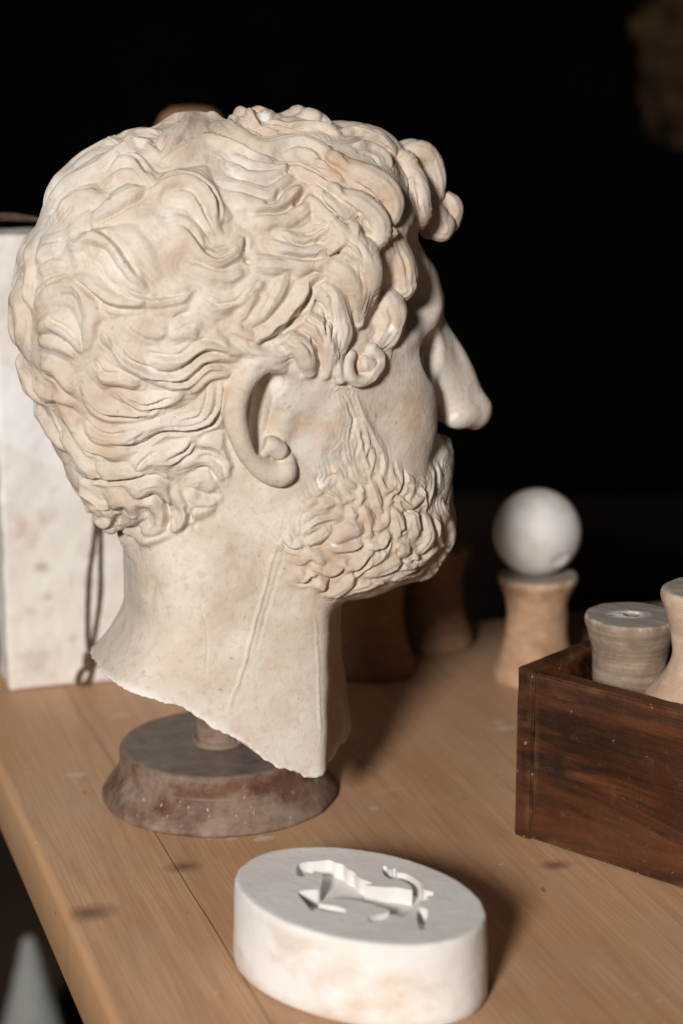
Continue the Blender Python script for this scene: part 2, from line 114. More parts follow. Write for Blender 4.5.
('C',1.4,3,[(-22.6,-77.8,29.6),(-21.2,-77.3,24.5),(-20.9,-76.2,19.2),(-21.3,-74.6,15.5),(-23.2,-72.7,11.8),(-24.7,-71.3,8.7),(-26.2,-69.9,5.7),(-30,-68.6,3.4),(-35.2,-67.5,1.3),(-39.8,-66.9,0.5),(-45,-66.4,0.5),(-49.5,-65.8,1.1),(-53.9,-64.9,0.6),(-57.7,-63.5,-1.7),(-61.4,-61.9,-4.7),(-63.7,-60.7,-7),(-67.4,-59.1,-7.8),(-71.3,-57,-8.5),(-74.5,-55.1,-8.5),(-77.7,-53.1,-7.7),(-80.9,-50.9,-6.8)]),
('R',5.1,3.2,[(-92.7,-41.7,0.4),(-89.1,-44.8,-1.7),(-86,-47,-4.8),(-83.1,-49.4,-5.5),(-80.3,-51.8,-5.5),(-77.2,-54,-5.5),(-73.7,-56.3,-4.8),(-70.5,-58.5,-2.7),(-67.8,-60.2,-0.8),(-64.3,-62,1.3),(-62.1,-63.3,3.5),(-59.7,-64.4,5.3)]),
('C',1.1,1.8,[(-93,-44.1,6.6),(-90.5,-45.5,3.6),(-86.8,-47.8,0.2),(-83.8,-50.1,-1),(-80,-52.9,-1.8),(-76,-55.7,-1.2),(-72.8,-57.8,-0.3),(-69.2,-60.1,1.7),(-65.8,-61.8,2.9)]),
('R',4.5,3.4,[(-106.3,-32.6,18.1),(-103.6,-34.7,14.4),(-101.1,-35.7,10.4),(-99.7,-35.2,6.5),(-97.7,-36.3,3.2),(-96,-36.8,-0.3),(-94.2,-37.8,-3.5),(-92.7,-38.7,-6.3),(-90.3,-40.8,-9.2),(-88,-43,-10.7),(-85.4,-45.6,-11.5),(-81.8,-48.8,-12.3),(-78,-51.7,-13),(-74.3,-54.6,-11.5),(-70.4,-57,-11.3)]),
('C',1.2,2.2,[(-97.7,-33.2,-2.2),(-95.3,-35.3,-5.5),(-93.2,-37,-8.7),(-90.7,-39,-12.2),(-87.8,-42.1,-13.8),(-84.6,-45.6,-14.4),(-81.3,-48.3,-15.9)]),
('R',4.5,3.6,[(-102.3,-20.8,-5.3),(-100.5,-23.4,-7.9),(-98.9,-25.4,-10.7),(-97,-27.7,-13.7),(-95.2,-30,-16.1),(-93.4,-31.2,-19.7),(-91.6,-33.1,-22.2),(-89.1,-35.8,-24.2),(-87.4,-37.2,-26.3),(-85,-39.2,-28.1)]),
('R',4,3.4,[(-114.6,-12,21.5),(-112.5,-18.8,20),(-110.1,-24,17.8),(-107.4,-30.1,17.6),(-104.2,-36,17.8),(-101.1,-39.8,16.2),(-98.2,-41.8,13.3)]),
('R',4,3.6,[(-112.7,-29.7,36),(-109.7,-35.6,35.5),(-106.9,-40.2,35.1),(-104.1,-43.2,32),(-101.9,-44.9,28.7),(-100.1,-45.8,25.2),(-98,-47,22.3)]),
('C',1.1,2.2,[(-113.3,-25.5,30.5),(-110.5,-31.7,29.7),(-107.5,-36.8,28.9),(-104.9,-39.6,26.1),(-102.1,-42.1,22.8)]),
('R',4,4,[(-119,6,37.3),(-118.7,2.2,33.8),(-118,0,30.5),(-117.1,0,26.6),(-116.2,-4.5,23.7),(-114.8,-9,20.7),(-113.6,-10.5,17.7),(-112,-11.2,13.8),(-110.3,-10.6,9.5)]),
('R',4,4,[(-110.7,-5.2,8.8),(-109.1,-3,4.7),(-107.9,-1.5,1.4),(-106.7,-4.5,-1.6),(-105.5,-6.8,-4.7),(-104.1,-10.5,-7.7),(-102.5,-14.9,-9.9),(-101,-18,-12.2),(-99.4,-21.8,-13.8),(-97.7,-24.3,-16.4)]),
('C',1.2,2.2,[(-117,-14.4,32.6),(-115.7,-16.2,28.5),(-114.7,-15.7,24.5),(-113.5,-17.2,21.5),(-112,-18,17.7),(-110.3,-21,15.5),(-108.8,-21.8,12.5),(-107.2,-21.7,8.8),(-106.1,-21.1,5.6),(-104.6,-21.1,1.9),(-103.2,-22,-1.2),(-101.3,-24,-4.8),(-99.9,-24.7,-8.5)]),
('R',4.5,3.2,[(-68,-55.8,-22),(-64.5,-58.4,-18.2),(-61.2,-60.3,-15.2),(-58.5,-61.1,-15.3),(-54.8,-62.1,-15.3),(-50.4,-62.9,-15.4),(-47.3,-63.6,-13.7),(-45,-64.2,-11.5),(-42,-64.7,-9.7),(-39,-65.3,-7),(-35.2,-66.1,-4.2)]),
('C',1.2,2.2,[(-52.5,-62.4,-16),(-48,-63.3,-14.5),(-44.2,-64.1,-12.2),(-41.2,-64.6,-10.3),(-39,-65.2,-7.7),(-36.7,-65.9,-4.5)]),
('C',1.1,2,[(-66.8,-56.6,-21.3),(-64.7,-58.6,-17.2),(-61.4,-60.5,-13.7),(-58.8,-61.6,-12.1),(-55.5,-62.6,-11.5)]),
('R',3.4,2.6,[(-44.3,-62.1,-21.2),(-40.5,-62.7,-19.2),(-36.8,-63.2,-17.1),(-33,-63.3,-16.7),(-29.2,-63.4,-17.4),(-25.5,-63.4,-19.7),(-22.5,-63.3,-22.7),(-20.5,-62.9,-26.8),(-18.8,-62.4,-31)]),
('R',3.4,2.8,[(-35.2,-65.2,-7.7),(-31.5,-65.4,-7),(-27,-65.6,-7),(-22.5,-65.4,-9.3),(-19.5,-65.2,-12.3),(-17.3,-65.3,-16),(-16.5,-64.8,-19.8),(-16.5,-64.1,-24.2),(-18,-63,-28.7)]),
('C',1,1.8,[(-35.2,-63.6,-15.2),(-31.5,-63.6,-15.2),(-27.8,-63.9,-15.2),(-24,-64,-17.5),(-21,-63.9,-20.5)]),
('C',1,1.8,[(-35.2,-61.9,-22.6),(-32.2,-62.2,-22),(-28.5,-62.6,-22),(-25.5,-62.4,-25),(-22.5,-62,-29.5)]),
('R',4,3,[(-84.5,-44,-18.9),(-83.3,-43.6,-23.5),(-81.3,-44.6,-26),(-79.1,-46.9,-25.4),(-76.1,-49.9,-24.5),(-72.8,-52.5,-23.5),(-69.6,-54.3,-24.1),(-67,-55.6,-24.4)]),
('C',1.4,2.6,[(-92.1,-22.5,-33.2),(-89,-30.7,-31.7),(-85.5,-36.8,-31),(-81.9,-41.3,-31),(-78.7,-45,-30.2),(-74.5,-49,-29.5),(-70.3,-52.3,-28.3),(-66,-54.8,-28),(-62.8,-56.9,-26.3),(-59.1,-58.4,-25.6),(-57,-59.2,-25),(-52.5,-59.4,-27.3),(-48,-58.9,-30.2)]),
('R',4.5,4,[(-67.7,-48.1,-38.7),(-65.6,-51.2,-35.9),(-62.9,-53.9,-33.2),(-61.1,-55.6,-31.2),(-57.3,-57.1,-30.6),(-54.4,-57.1,-32.1),(-51,-56.5,-34.8),(-49.5,-54.9,-38.6),(-48.1,-52.6,-43.9)]),
('R',4,4.5,[(-61.9,-45.4,-45.6),(-61.1,-48.4,-42.6),(-57.9,-50.8,-41.3),(-55.7,-49.6,-43.9),(-52.1,-48.3,-48.6),(-50.7,-46.8,-54),(-50.9,-45.6,-58.8),(-53.1,-42.7,-61.8),(-55.7,-38.5,-63.3),(-57.2,-35.6,-62.7),(-59,-32.8,-60.9)]),
('R',4.5,4.2,[(-48.6,-57.1,-34.2),(-45,-56.2,-37.7),(-42.3,-55.4,-41.3),(-38.6,-55.3,-46),(-38.4,-55,-50.5),(-39.5,-54.4,-55),(-41.3,-53.4,-58.8),(-44.2,-51.6,-58.7),(-46.7,-49.7,-58.8)]),
('C',1.1,2.4,[(-52.5,-54.9,-37.2),(-49.8,-52.6,-42.6),(-48.3,-50.7,-47.7),(-47.6,-49.7,-51.5),(-47.5,-49.1,-55.8),(-47.9,-48.6,-59.5)]),
('C',1.2,2.4,[(-39.5,-55.7,-42.8),(-37.6,-55.5,-47.1),(-36.5,-55.8,-51.2),(-37.9,-55.2,-55.8),(-39.9,-54.1,-61)]),
('R',4.5,3.2,[(-39.7,-57.8,-35.5),(-36.5,-57.1,-39.7),(-33.6,-57.2,-43.1),(-28.9,-58.4,-44),(-26.2,-59,-44.5),(-24,-59.6,-43),(-22.1,-60.1,-41.9)]),
('R',3.4,2.6,[(-36.5,-55.8,-51.2),(-33.6,-56.9,-49.8),(-31.4,-57.6,-48.2),(-28,-58.6,-47.5),(-24,-59.4,-46)]),
('R',4,2.6,[(-37.5,-59.2,-31.8),(-33.1,-60,-30.4),(-30,-60.4,-30.9),(-26.3,-60.5,-33.3),(-23.2,-60.5,-36.3)]),
('R',4,4,[(-76.5,-30.1,-48.3),(-75.4,-37.9,-43.4),(-72.8,-42.8,-40.8),(-69.4,-44.6,-41.8),(-66.9,-43.6,-44.6),(-65.7,-39.2,-49.2),(-64.5,-33,-54.3),(-65.5,-25.8,-57.7),(-68.3,-16.5,-60.3),(-71.3,-17.8,-58.5),(-73.1,-22.9,-54.8)]),
('C',2.8,3,[(-70.5,-36.7,-48.2),(-69.2,-34.7,-50.5)]),
('R',4.5,4,[(-90.2,-18.2,-39.5),(-88.4,-22.5,-40.7),(-86.7,-24.6,-43),(-83.8,-26.2,-45.2),(-80,-28.3,-46.5),(-76,-31.7,-47.7)]),
('R',4,4,[(-84.4,-24.1,-50.1),(-81.7,-25.5,-48.9),(-78.4,-27.4,-48.6),(-76.7,-26.4,-50.7),(-76.5,-22.3,-54.9),(-77.5,-19.8,-57.6),(-78.7,-16.3,-60.2),(-80.2,-16.4,-59.5),(-82.5,-17.2,-57.3)]),
('R',4,3.6,[(-78.2,-13,-62.2),(-76.3,-12,-63.7),(-74,-11.8,-65.3),(-59.9,25.2,-80.5),(-60.9,18,-82),(-61.6,0,-77.5),(-60.9,-19.5,-72.2)]),
('R',4,3.2,[(-69.1,-12.8,-64.9),(-61.8,-4.5,-70),(-60.9,-20.2,-68.5),(-58.6,-31.1,-68.6),(-55.6,-38.4,-68.5),(-53,-42.7,-67),(-49.8,-46.7,-65.5),(-46.6,-49.7,-64)]),
('R',4.5,3.5,[(1.5,-6.6,164.1),(0.8,-17.3,162),(1.5,-24.2,159.7),(3,-29.8,157),(5.2,-33.2,155.1),(9,-36.3,153),(12.9,-37.5,152),(17.2,-37.9,151.7),(22.5,-36.7,152.7),(27.4,-35.6,153.7),(32.2,-35.8,154.1),(36.8,-36.7,154.1),(39,-38.2,153.5),(42,-41.3,152.1),(44.2,-44.3,150.5),(46.5,-47.5,148.6),(48.7,-55.4,146.8),(51.4,-60.1,144.9),(54.2,-62.9,142.7),(57.2,-65.1,141.4)]),
('C',1.1,2,[(8.2,10.5,164.9),(4.3,-11.3,163.8),(3,-19.3,161.4),(4.5,-24.1,159.6),(6.8,-28.7,157.4),(9.8,-32,155.4),(14.2,-33.7,154.3),(18.8,-33.7,154.2),(24,-32.5,155.1),(29.2,-31,156.2),(33,-31.8,156.1),(36.1,-32.3,156.1),(39.8,-33.2,156)]),
('R',4.5,3.8,[(18.7,-18.9,163.3),(21.8,-20,162.2),(26.2,-20.5,162),(30,-21.3,161.3),(33.8,-21.9,161.1),(37.5,-21.6,161.6),(42,-21.7,161.6),(45.8,-22.5,161),(50.2,-23.3,160.4),(54,-24.3,159.7),(57.6,-28.2,158.2),(61.1,-31.1,156.7)]),
('C',1.1,2,[(18.1,-17.7,164.4),(21,-19,163.4),(25.5,-19.8,162.8),(29.2,-20.9,161.7),(33,-21.8,161.1),(36.8,-23.7,159.9),(40.5,-24.7,159.5),(44.2,-26.4,159)]),
('R',5.1,4.5,[(16.5,-15.8,165.5),(21.8,-12.7,167.5),(33,9.8,167.9),(36.7,10.5,167.9),(40.5,11.3,167.8),(44.2,9.4,167.2),(48.1,11.5,167),(50.2,10.5,166.5),(48,-11.9,167),(53.7,-11.3,165.7),(56.3,-12.8,164.7),(58.8,-16.8,162.6)]),
('R',4,3.2,[(-6.7,-41.2,149.7),(-3.8,-44.6,147.1),(-1.5,-47.4,144.7),(2.2,-49.7,142.4),(6,-50.3,141.6),(9.8,-51,140.7),(13.5,-51.4,140.4),(17.2,-51.9,140.1),(21.4,-52.5,140),(25.5,-53.3,140),(30,-54.9,139.4),(31.5,-56.5,138),(35.2,-58.6,136.5),(38.2,-60.6,134.8),(40.4,-62.8,132.3),(44.4,-66.8,130.2),(46,-71.6,128.4),(47.8,-74.2,125.7),(50.3,-75.9,124.9),(52.4,-77.4,122.8)]),
('C',1.1,2.2,[(-5.3,-38.7,151.7),(-3,-42.2,149.2),(0,-44.6,147.2),(3,-47,145),(6.8,-48.1,143.8),(10.5,-48.4,143.4),(14.2,-49.2,142.7),(18,-49.3,142.8),(22,-49.8,142.8),(26.2,-50.7,142.7),(29.4,-52.2,141.9),(32.3,-54.4,140.4),(35.6,-56.6,138.9),(39,-58.8,137.2),(41.3,-60.7,135.4),(44.3,-63.2,132.7),(46.5,-67.6,130.6)]),
('R',3.4,2.6,[(37.7,-49.4,145.9),(40.5,-51.7,144.5),(42.6,-54,142.9),(45.1,-57.3,140.4),(48,-60,137.7),(49.5,-61.9,135.2),(51.7,-63.9,132.7)]),
('C',1,1.8,[(39,-53.6,142.6),(43.5,-56.3,140.8),(46.4,-58.5,139.3),(48.7,-60.3,137.4),(50.3,-62.3,134.8)]),
('R',4,3,[(-7.5,-48.1,143.8),(-6,-50.4,141.6),(-3.8,-53,139),(-1.5,-54.4,137.4),(1.5,-54.7,137),(6,-54.6,136.9),(9.8,-54.2,137.2),(14.2,-53.9,137.7),(18.8,-53.4,138.7),(22.6,-53.8,138.9)]),
('R',3.4,2.8,[(23.2,-44.8,147.3),(27,-44.3,148.1),(30.3,-43.6,149.1),(33.7,-44.4,149.1),(37.5,-46.4,148.2),(39.8,-49.2,146.5),(42.7,-51.6,145)]),
('R',4,3,[(-12,-56,134.8),(-9,-57.5,133.2),(-4.5,-59,131.6),(-0.8,-60,130.2),(2.2,-60.6,129.3),(5.3,-61.4,127.9),(9,-61.3,127.8),(14.2,-59.9,130.1),(17.8,-58.2,132.8),(21.7,-56.8,135.3),(24.8,-55,138)]),
('C',1.7,3,[(26.2,-51.5,142),(22.2,-54.1,138.5)]),
('R',4.5,3.4,[(-12.7,-61.2,127.7),(-8.2,-62.6,126.1),(-4.5,-63.9,124.3),(0,-64.7,123),(4.5,-65.2,121.9),(8.3,-65.1,121.8),(12,-65,121.8),(17.2,-64.1,123.8),(20.8,-62.7,126.8),(24.9,-61.8,129.2),(28.5,-60.8,131.8)]),
('C',1.4,2.6,[(15.7,-60.6,129.2),(14.2,-62.3,126.5),(12,-63.9,123.7),(8.2,-64.5,122.8),(4.5,-64.6,122.9)]),
('C',1.9,3.4,[(30.7,-62.6,129.8),(28.4,-63.7,127.3),(25.9,-64.7,124.6),(24,-65.1,123.3),(21.7,-65.4,122.2)]),
('C',1.1,2,[(0,-67.2,118.6),(4.5,-67.1,118.5),(9.7,-66.9,118.3),(13.5,-66.6,118.8),(17.2,-66.1,120),(19.5,-65.6,121.4),(22.5,-64.7,123.7)]),
('R',4.5,3.4,[(-3.8,-69.4,114.2),(1.5,-69.6,113.7),(6.7,-69.5,113.6),(11.2,-69.3,113.4),(15,-69,113.8),(19.5,-68.6,114.8),(22.5,-68.1,116.7),(25.5,-67.8,118.1),(29.2,-67.2,120.9),(31.6,-66.2,123.8)]),
('R',4.5,3.6,[(30.1,-64.5,126.5),(32.3,-66.3,123.9),(35.3,-68.1,121.2),(37.5,-69.6,118.2),(40.5,-71.5,115.4),(41.2,-74.9,112.8),(42.8,-77.5,111),(45.7,-81,108.5),(49.1,-83.7,105.8)]),
('C',1.2,2.4,[(35.3,-60,134.8),(37.5,-62.2,132.4),(40.6,-64.5,130.1),(43.7,-70.3,127.8),(46.3,-73.2,126),(48.7,-75,124.2),(51.9,-76.9,122.1),(54.1,-77.1,119.2),(56.2,-75.7,116),(58.1,-73.4,112.6),(58.6,-73.2,107.2)]),
('R',4.5,3.6,[(36,-62.4,131.7),(38.8,-64.7,129),(42.1,-69,126.6),(44.7,-72.3,125),(47.3,-73.4,122),(49.9,-73.1,118.7),(52.6,-72.6,116),(53.2,-72.8,111.5),(52.3,-80.6,108.8),(52.3,-83.7,105.9)]),
('R',4,3,[(10.5,-71.5,108.6),(14.3,-71.9,106.8),(18,-72.3,105.2),(21.8,-72.6,103.9),(24.8,-72.6,103.9),(28.5,-72.7,104),(32.3,-72.5,106.2),(35.9,-74.3,107.7),(38.9,-76.6,109.6),(42.1,-76.2,111.9)]),
('C',1.2,2.4,[(24.8,-71.8,106.6),(29.3,-72,107),(34.9,-73,109.2),(38.4,-75.7,110.6),(41.2,-74.9,112.8)]),
('C',1,1.8,[(11.3,-71.4,108.5),(15,-72.4,105.3),(18.7,-73.1,102.7),(22.5,-73.3,101.4),(25.5,-73.4,100.7),(29.3,-73,102.5),(33,-73.1,103.3),(36.1,-74.2,105.5),(39.2,-77.1,108.4),(41.8,-78,110.1)]),
('R',5.1,3.6,[(5.3,-74.2,102.5),(9.8,-74.4,101),(13.5,-74.8,98.9),(18.7,-74.5,98),(23.3,-74.2,98),(28.5,-73.9,97.9),(33.7,-74.5,96.5),(38.3,-74.2,98.1),(42.6,-78.1,101),(45.6,-82.6,102.5),(49,-84.1,104.5)]),
('C',1.2,2.4,[(8.3,-75.5,98),(12.7,-75.6,96.4),(16.5,-75.5,95.7),(20.2,-75.3,94.8),(24,-75.1,93.8),(29.2,-74.8,93.7),(34.8,-76.9,93.2),(38.2,-77.3,94),(42.4,-75.2,95.2),(45.3,-80.5,99.2),(47.9,-84,102.5),(49.6,-84.3,104.6)]),
('R',5.6,3.6,[(-6,-77.2,92.8),(-1.5,-77.5,92.1),(3,-77.6,91.4),(8.3,-77.4,91.2),(12.8,-77.3,90.5),(16.4,-76.7,91.1),(20.4,-76.5,89.9),(24.7,-75.8,90.5),(30,-75.3,91.1),(35.5,-77.8,91.8),(39.9,-80.1,91.6)]),
('C',2.5,3.2,[(-6,-76.4,95.6),(-7.5,-77.2,92.8)]),
('C',1.1,1.8,[(-6.8,-72.5,106.8),(-8.3,-75.4,98.6)]),
('R',5.1,4,[(31.5,-78.1,83.8),(29.2,-79.1,80.9),(25.5,-78.4,77.8),(22.5,-79,75.5),(19.5,-79.9,71.7),(17.2,-80.6,68),(14.1,-81.1,65),(10.5,-81.5,62),(6.8,-81.9,59.7),(3.7,-82,56.8),(-0.8,-82,55.2),(-3.8,-81.9,53),(-8.2,-81.7,50.8)]),
('C',1.9,3.8,[(36.9,-77.9,82.8),(33,-79.7,81.8),(30.8,-79.8,80.8),(27.8,-78.5,77),(25.5,-78.9,72.5),(22.3,-80.8,67),(19.9,-82.3,63.9),(16.5,-81.5,62),(12.8,-82.3,57.2),(9,-83.4,55.2),(6.3,-82.8,53.1),(2.3,-81.9,51.5),(-1.5,-81.8,49.2),(-5.2,-81.6,47.8)]),
('R',4.5,3,[(13.5,-78.4,85.2),(12,-79.1,82.3),(9.7,-79.8,79.2),(7.5,-80.5,75.5),(4.8,-81,72.6),(2.2,-81.5,68.8),(-0.8,-81.7,65.8),(-3.8,-81.8,64.2),(-7.5,-81.8,62),(-9.8,-81.7,59.8)]),
('R',3.4,2.4,[(-0,-79.4,84),(-2.3,-79.8,81.4),(-5.3,-80.3,78.5),(-7.5,-80.5,76.3),(-11.2,-80.7,73.2),(-15,-80.7,71)]),
('R',3.4,2.2,[(-3.8,-80.2,79.2),(-6,-80.7,75.5),(-8.4,-81,72),(-9.7,-81.3,68.7),(-12,-81.4,65),(-14.2,-81.3,63.5)]),
('C',0.9,1.5,[(8.2,-79.1,83.8),(6.7,-79.9,80),(3.8,-80.6,76.3),(2.2,-81.1,72.3),(0,-81.4,69.5),(-2.2,-81.7,66.5),(-4.5,-81.8,64.2)]),
('R',4,2.6,[(-17.7,-81.1,60.5),(-14.2,-81.4,57.5),(-10.5,-81.7,54.5),(-6,-81.8,52.2),(-1.5,-81.8,50.8)]),
('R',4.5,3,[(-14.3,-81.4,52.2),(-11.2,-81.5,50),(-8.2,-81.5,47),(-4.5,-81.5,45.5),(-1.5,-81.6,43.3),(2.2,-81.7,42.5),(6,-81.4,42.5),(10.6,-80.9,43.2),(15.1,-83.9,44.8)]),
('C',1,1.6,[(33,-80.1,81.2),(34.5,-81.7,78.5),(36.8,-83.1,76.2),(38.7,-84.1,73.6),(38.9,-84,69.3),(40.3,-83.4,64.2),(40.8,-82.2,59.6),(39.3,-82.1,55.5),(38.1,-84.3,51.5),(37.5,-84.4,48.5)]),
('C',1,1.6,[(28.5,-78.5,74),(30.7,-78.4,71),(34.8,-79.2,68.7),(36.4,-79.2,64.9),(36.1,-80.4,60.6),(34.5,-84.8,58.3),(34.8,-85.6,54.5),(36,-84.9,50)]),
('C',1,1.6,[(21.2,-82.7,63.8),(24.4,-84,62.1),(27.2,-85.4,60.3),(30,-86,58.3),(31.6,-85.9,54.6),(33.8,-85.1,50.6),(34.7,-83.7,46.5)]),
('C',0.9,1.4,[(13.3,-85.6,51.9),(16.5,-86.6,50.7),(20.1,-86.7,49.8),(23.3,-86.2,47),(25.7,-85.6,43.2)]),
('R',4.5,4,[(63.8,-27.2,157.6),(69.2,-22.9,157.8),(73.5,-22.2,157.7),(78,-21.8,157.9),(81.1,-22.1,156.7),(85.5,-21.7,155.7),(88.5,-21.7,153.5),(91.5,-21.6,150.5),(93.8,-21.6,147.5),(95.6,-22.4,143.5)]),
('R',3.4,3,[(63.2,-40.9,151.7),(66.7,-39.7,151.5),(71.6,-36.3,151.8),(76.2,-34.2,150.9),(79.1,-34.9,149.2),(82.3,-34.9,147.4),(84,-36.7,145.2),(85.5,-39.7,142.2),(85.4,-44.1,139.1)]),
('C',1,1.8,[(62.3,-35.3,154.7),(67.4,-32.2,154.9),(72.1,-29.4,154.6),(78,-24.8,154.3),(82.5,-23.5,153),(86.2,-23.2,150.6),(89.2,-23.2,148.2),(90.7,-28.4,144.5),(89.2,-37.6,140.7)]),
('C',1,1.6,[(65.3,-45.3,148.5),(69.7,-44.9,147.4),(75.2,-43.6,146),(76.9,-46.2,143.3),(78,-48.6,140.6)]),
('C',0.9,1.4,[(57.6,-64.2,134.7),(61.8,-65.8,132.8),(66,-66.6,130.4),(68.5,-66.5,128.2),(66.5,-75.5,124.8),(68.4,-77.4,122.2)]),
('C',0.9,1.4,[(50.2,-75.9,122.8),(53.7,-77.5,120.3),(57.2,-78.6,118.4),(60.1,-77.9,114.6),(63.4,-77.6,110.7)]),
('C',0.9,1.4,[(43.8,-81.4,104.8),(46,-82.9,102.5),(48,-84,100.8),(51.1,-84.6,98.1),(53.7,-84,94),(56,-82.7,89.5),(55.5,-81.4,84.5),(55.5,-81.7,80)]),
('C',0.9,1.4,[(46.3,-82,107.2),(48.4,-83.8,105.1),(50.3,-84.7,103.2),(53.3,-85.3,101.8),(55.5,-85.4,97.3),(57.7,-84.7,92.7)]),
('C',0.9,1.3,[(100.6,-33.8,131.1),(99.4,-38.6,127.6),(97.1,-44.3,124.4),(97.1,-46.2,121.3),(98.3,-46.5,117.5),(99.5,-46.3,113)]),
('C',0.9,1.3,[(105.8,-33.1,133.4),(105,-36.7,129.5),(104.3,-39.7,125.7),(104.2,-41.2,122.7),(104.3,-41.8,119),(105.1,-41.5,114.5)]),
('C',0.9,1.3,[(84.3,-62.7,95.8),(87,-62.5,92),(89,-62.9,87.9),(89.9,-63.1,83),(90.2,-63,78.4)]),
('C',0.9,1.3,[(77,-68.8,65),(77.5,-69.2,62),(78.8,-69.5,58.2),(78.4,-69.1,54.7),(76.6,-68.1,50)]),
('C',0.8,-0.7,[(14.8,-68.8,-43.8),(14.3,-68,-48.3),(14.2,-67.5,-52),(13.6,-66.9,-55.7),(13,-66.3,-60.3),(12,-65.4,-65.5),(11.5,-64.8,-70),(10.5,-63.7,-75.3),(8.8,-62.6,-79.7),(7.7,-61.7,-85.7),(6.7,-61.3,-89.5),(6,-61,-94),(4.5,-61,-99.2),(3,-61,-103),(2.2,-61,-107.5),(0,-61,-112.8),(-1.5,-61,-118),(-2.2,-61,-121.8),(-3.8,-61,-126.2),(-5.2,-61.1,-130.8),(-6,-61.3,-134.5),(-6.7,-61.4,-138.3),(-8.2,-61.7,-142.8),(-9.8,-61.8,-145.8),(-11.2,-62.2,-151),(-12,-62.4,-153.2),(-14.3,-62.7,-157),(-16.2,-63,-161.2),(-17.3,-63.4,-164.5),(-19.5,-63.9,-169.8),(-21.7,-64.4,-173.9)]),
('C',0.8,0.5,[(18,-68.4,-55),(17.3,-68,-58.8),(16.5,-67.5,-62.3),(17.3,-67.5,-67),(15.8,-66.4,-71.5),(15,-65.4,-76),(14.6,-64.3,-80.9),(12.7,-62.7,-86.5),(11.5,-61.6,-92.3),(10.5,-61.1,-97),(9,-61,-100.8),(8.2,-61,-105.2),(6.8,-61,-108.2),(5.2,-61,-112.8),(4.5,-61,-116.5),(3,-61,-121),(1.5,-61.1,-126.2),(0,-61.2,-131.5),(-1.5,-61.4,-136)]),
('C',0.9,-0.3,[(35.3,-59.5,-112.8),(36,-58.8,-118),(36.7,-58.7,-122.5),(37.1,-58.7,-127),(36.7,-58.9,-131.5),(37.4,-59,-137.5),(37.5,-59.3,-142),(37.6,-59.7,-147.9),(37.8,-60.1,-152.6),(37.4,-60.6,-157),(37.7,-61.2,-162.9),(37.5,-62,-168.2),(37.5,-62.5,-172),(37.2,-63.3,-176.5),(37.5,-63.9,-181),(37.2,-64.8,-185.6),(36.7,-66,-190.8),(36.6,-66.5,-193.8)]),
('C',0.6,0.35,[(-32,-57.3,-100.8),(-31.4,-57.4,-106),(-30.7,-57.6,-110.5),(-29.3,-58,-115.8),(-29.3,-58,-120.2),(-28.8,-58.3,-124.7),(-28.7,-58.6,-130),(-29.2,-58.8,-134.5),(-30,-59,-139),(-30,-59.6,-144.2),(-30.8,-60,-148.7)]),
('R',3.1,1.125,[(46.5,-72.4,17),(48.1,-72,16.8),(49.5,-71.4,14.7),(51.7,-70.3,10.3),(53.2,-69.3,5),(52.6,-69,0.8),(51.2,-69.1,-3.2),(50.7,-68.9,-7.8),(51,-68.4,-13),(52.3,-67.7,-17.5),(53.3,-67.2,-21.3),(54.7,-66.8,-23.5),(56.2,-66.5,-24.3)]),
('R',2.6,1.125,[(51,-68.6,-11.5),(49.1,-68.9,-12.2),(47.6,-69.1,-13.5),(45.9,-69,-16.9),(45.8,-68.4,-22),(48.5,-67.6,-26.5),(51,-67,-30.2),(51,-66.9,-32.5),(51,-66.8,-34)]),
('C',0.9,1,[(51.3,-70.6,11.9),(53.2,-69.6,8),(54.8,-68.8,4.2),(56.2,-68.2,0.5),(55.5,-68.1,-3.2),(54.7,-68,-7),(53.9,-68,-10.7)]),
('R',3.1,1.9500000000000002,[(59.2,-69.6,18.5),(57.7,-69.7,17),(57.7,-69.5,14.7),(59.3,-68.5,11),(60.9,-67.5,6.4),(63,-66.5,1.2),(65.3,-65.5,-3.3),(68.1,-64.4,-7.7),(70.5,-63.6,-11.5),(72.6,-63,-16),(75,-62.5,-19.8),(76.5,-62.3,-22.7),(76.5,-62.4,-25),(75.8,-62.7,-26.5)]),
('R',3.1,1.6500000000000001,[(54.8,-68.3,-2.5),(56.8,-67.8,-3.2),(58.1,-67.3,-5.5),(59.2,-66.7,-9.2),(60.6,-66,-13.7),(62.3,-65.3,-19),(63.7,-64.9,-22.8),(65.2,-64.7,-26.4),(65.9,-64.7,-29.5),(67.3,-64.7,-31.8),(69.4,-64.4,-32.3)]),
('C',0.8,0.9,[(56.3,-68,-1.7),(57.1,-67.5,-6.1),(59.2,-66.6,-11.5),(59.2,-66.3,-14.5),(58.3,-66.3,-18.3),(57.6,-66.3,-22)]),
('R',3.1,1.7999999999999998,[(67.8,-64.4,-9.5),(69.7,-63.9,-9.2),(71.2,-63.4,-11.5),(73.7,-62.7,-15.2),(75.8,-62.3,-19.8),(76.5,-62.4,-24.2),(76.6,-62.7,-28),(75.8,-63.2,-31.7),(75,-63.6,-34),(75.8,-63.7,-36.2),(77.2,-63.6,-37.8)]),
('R',3.1,2.25,[(88.5,-59.4,-27.2),(86.5,-60.1,-27.8),(86.2,-60.3,-29.5),(86.9,-60.4,-32.5),(87,-60.9,-37),(86.8,-61.4,-40.6),(84.8,-62.5,-43.7),(81.8,-63.7,-46),(79.5,-64.8,-49.8),(78,-65.2,-51.3),(75.7,-65.8,-52.8),(73.5,-66.2,-52.8),(72,-66.5,-53.5)]),
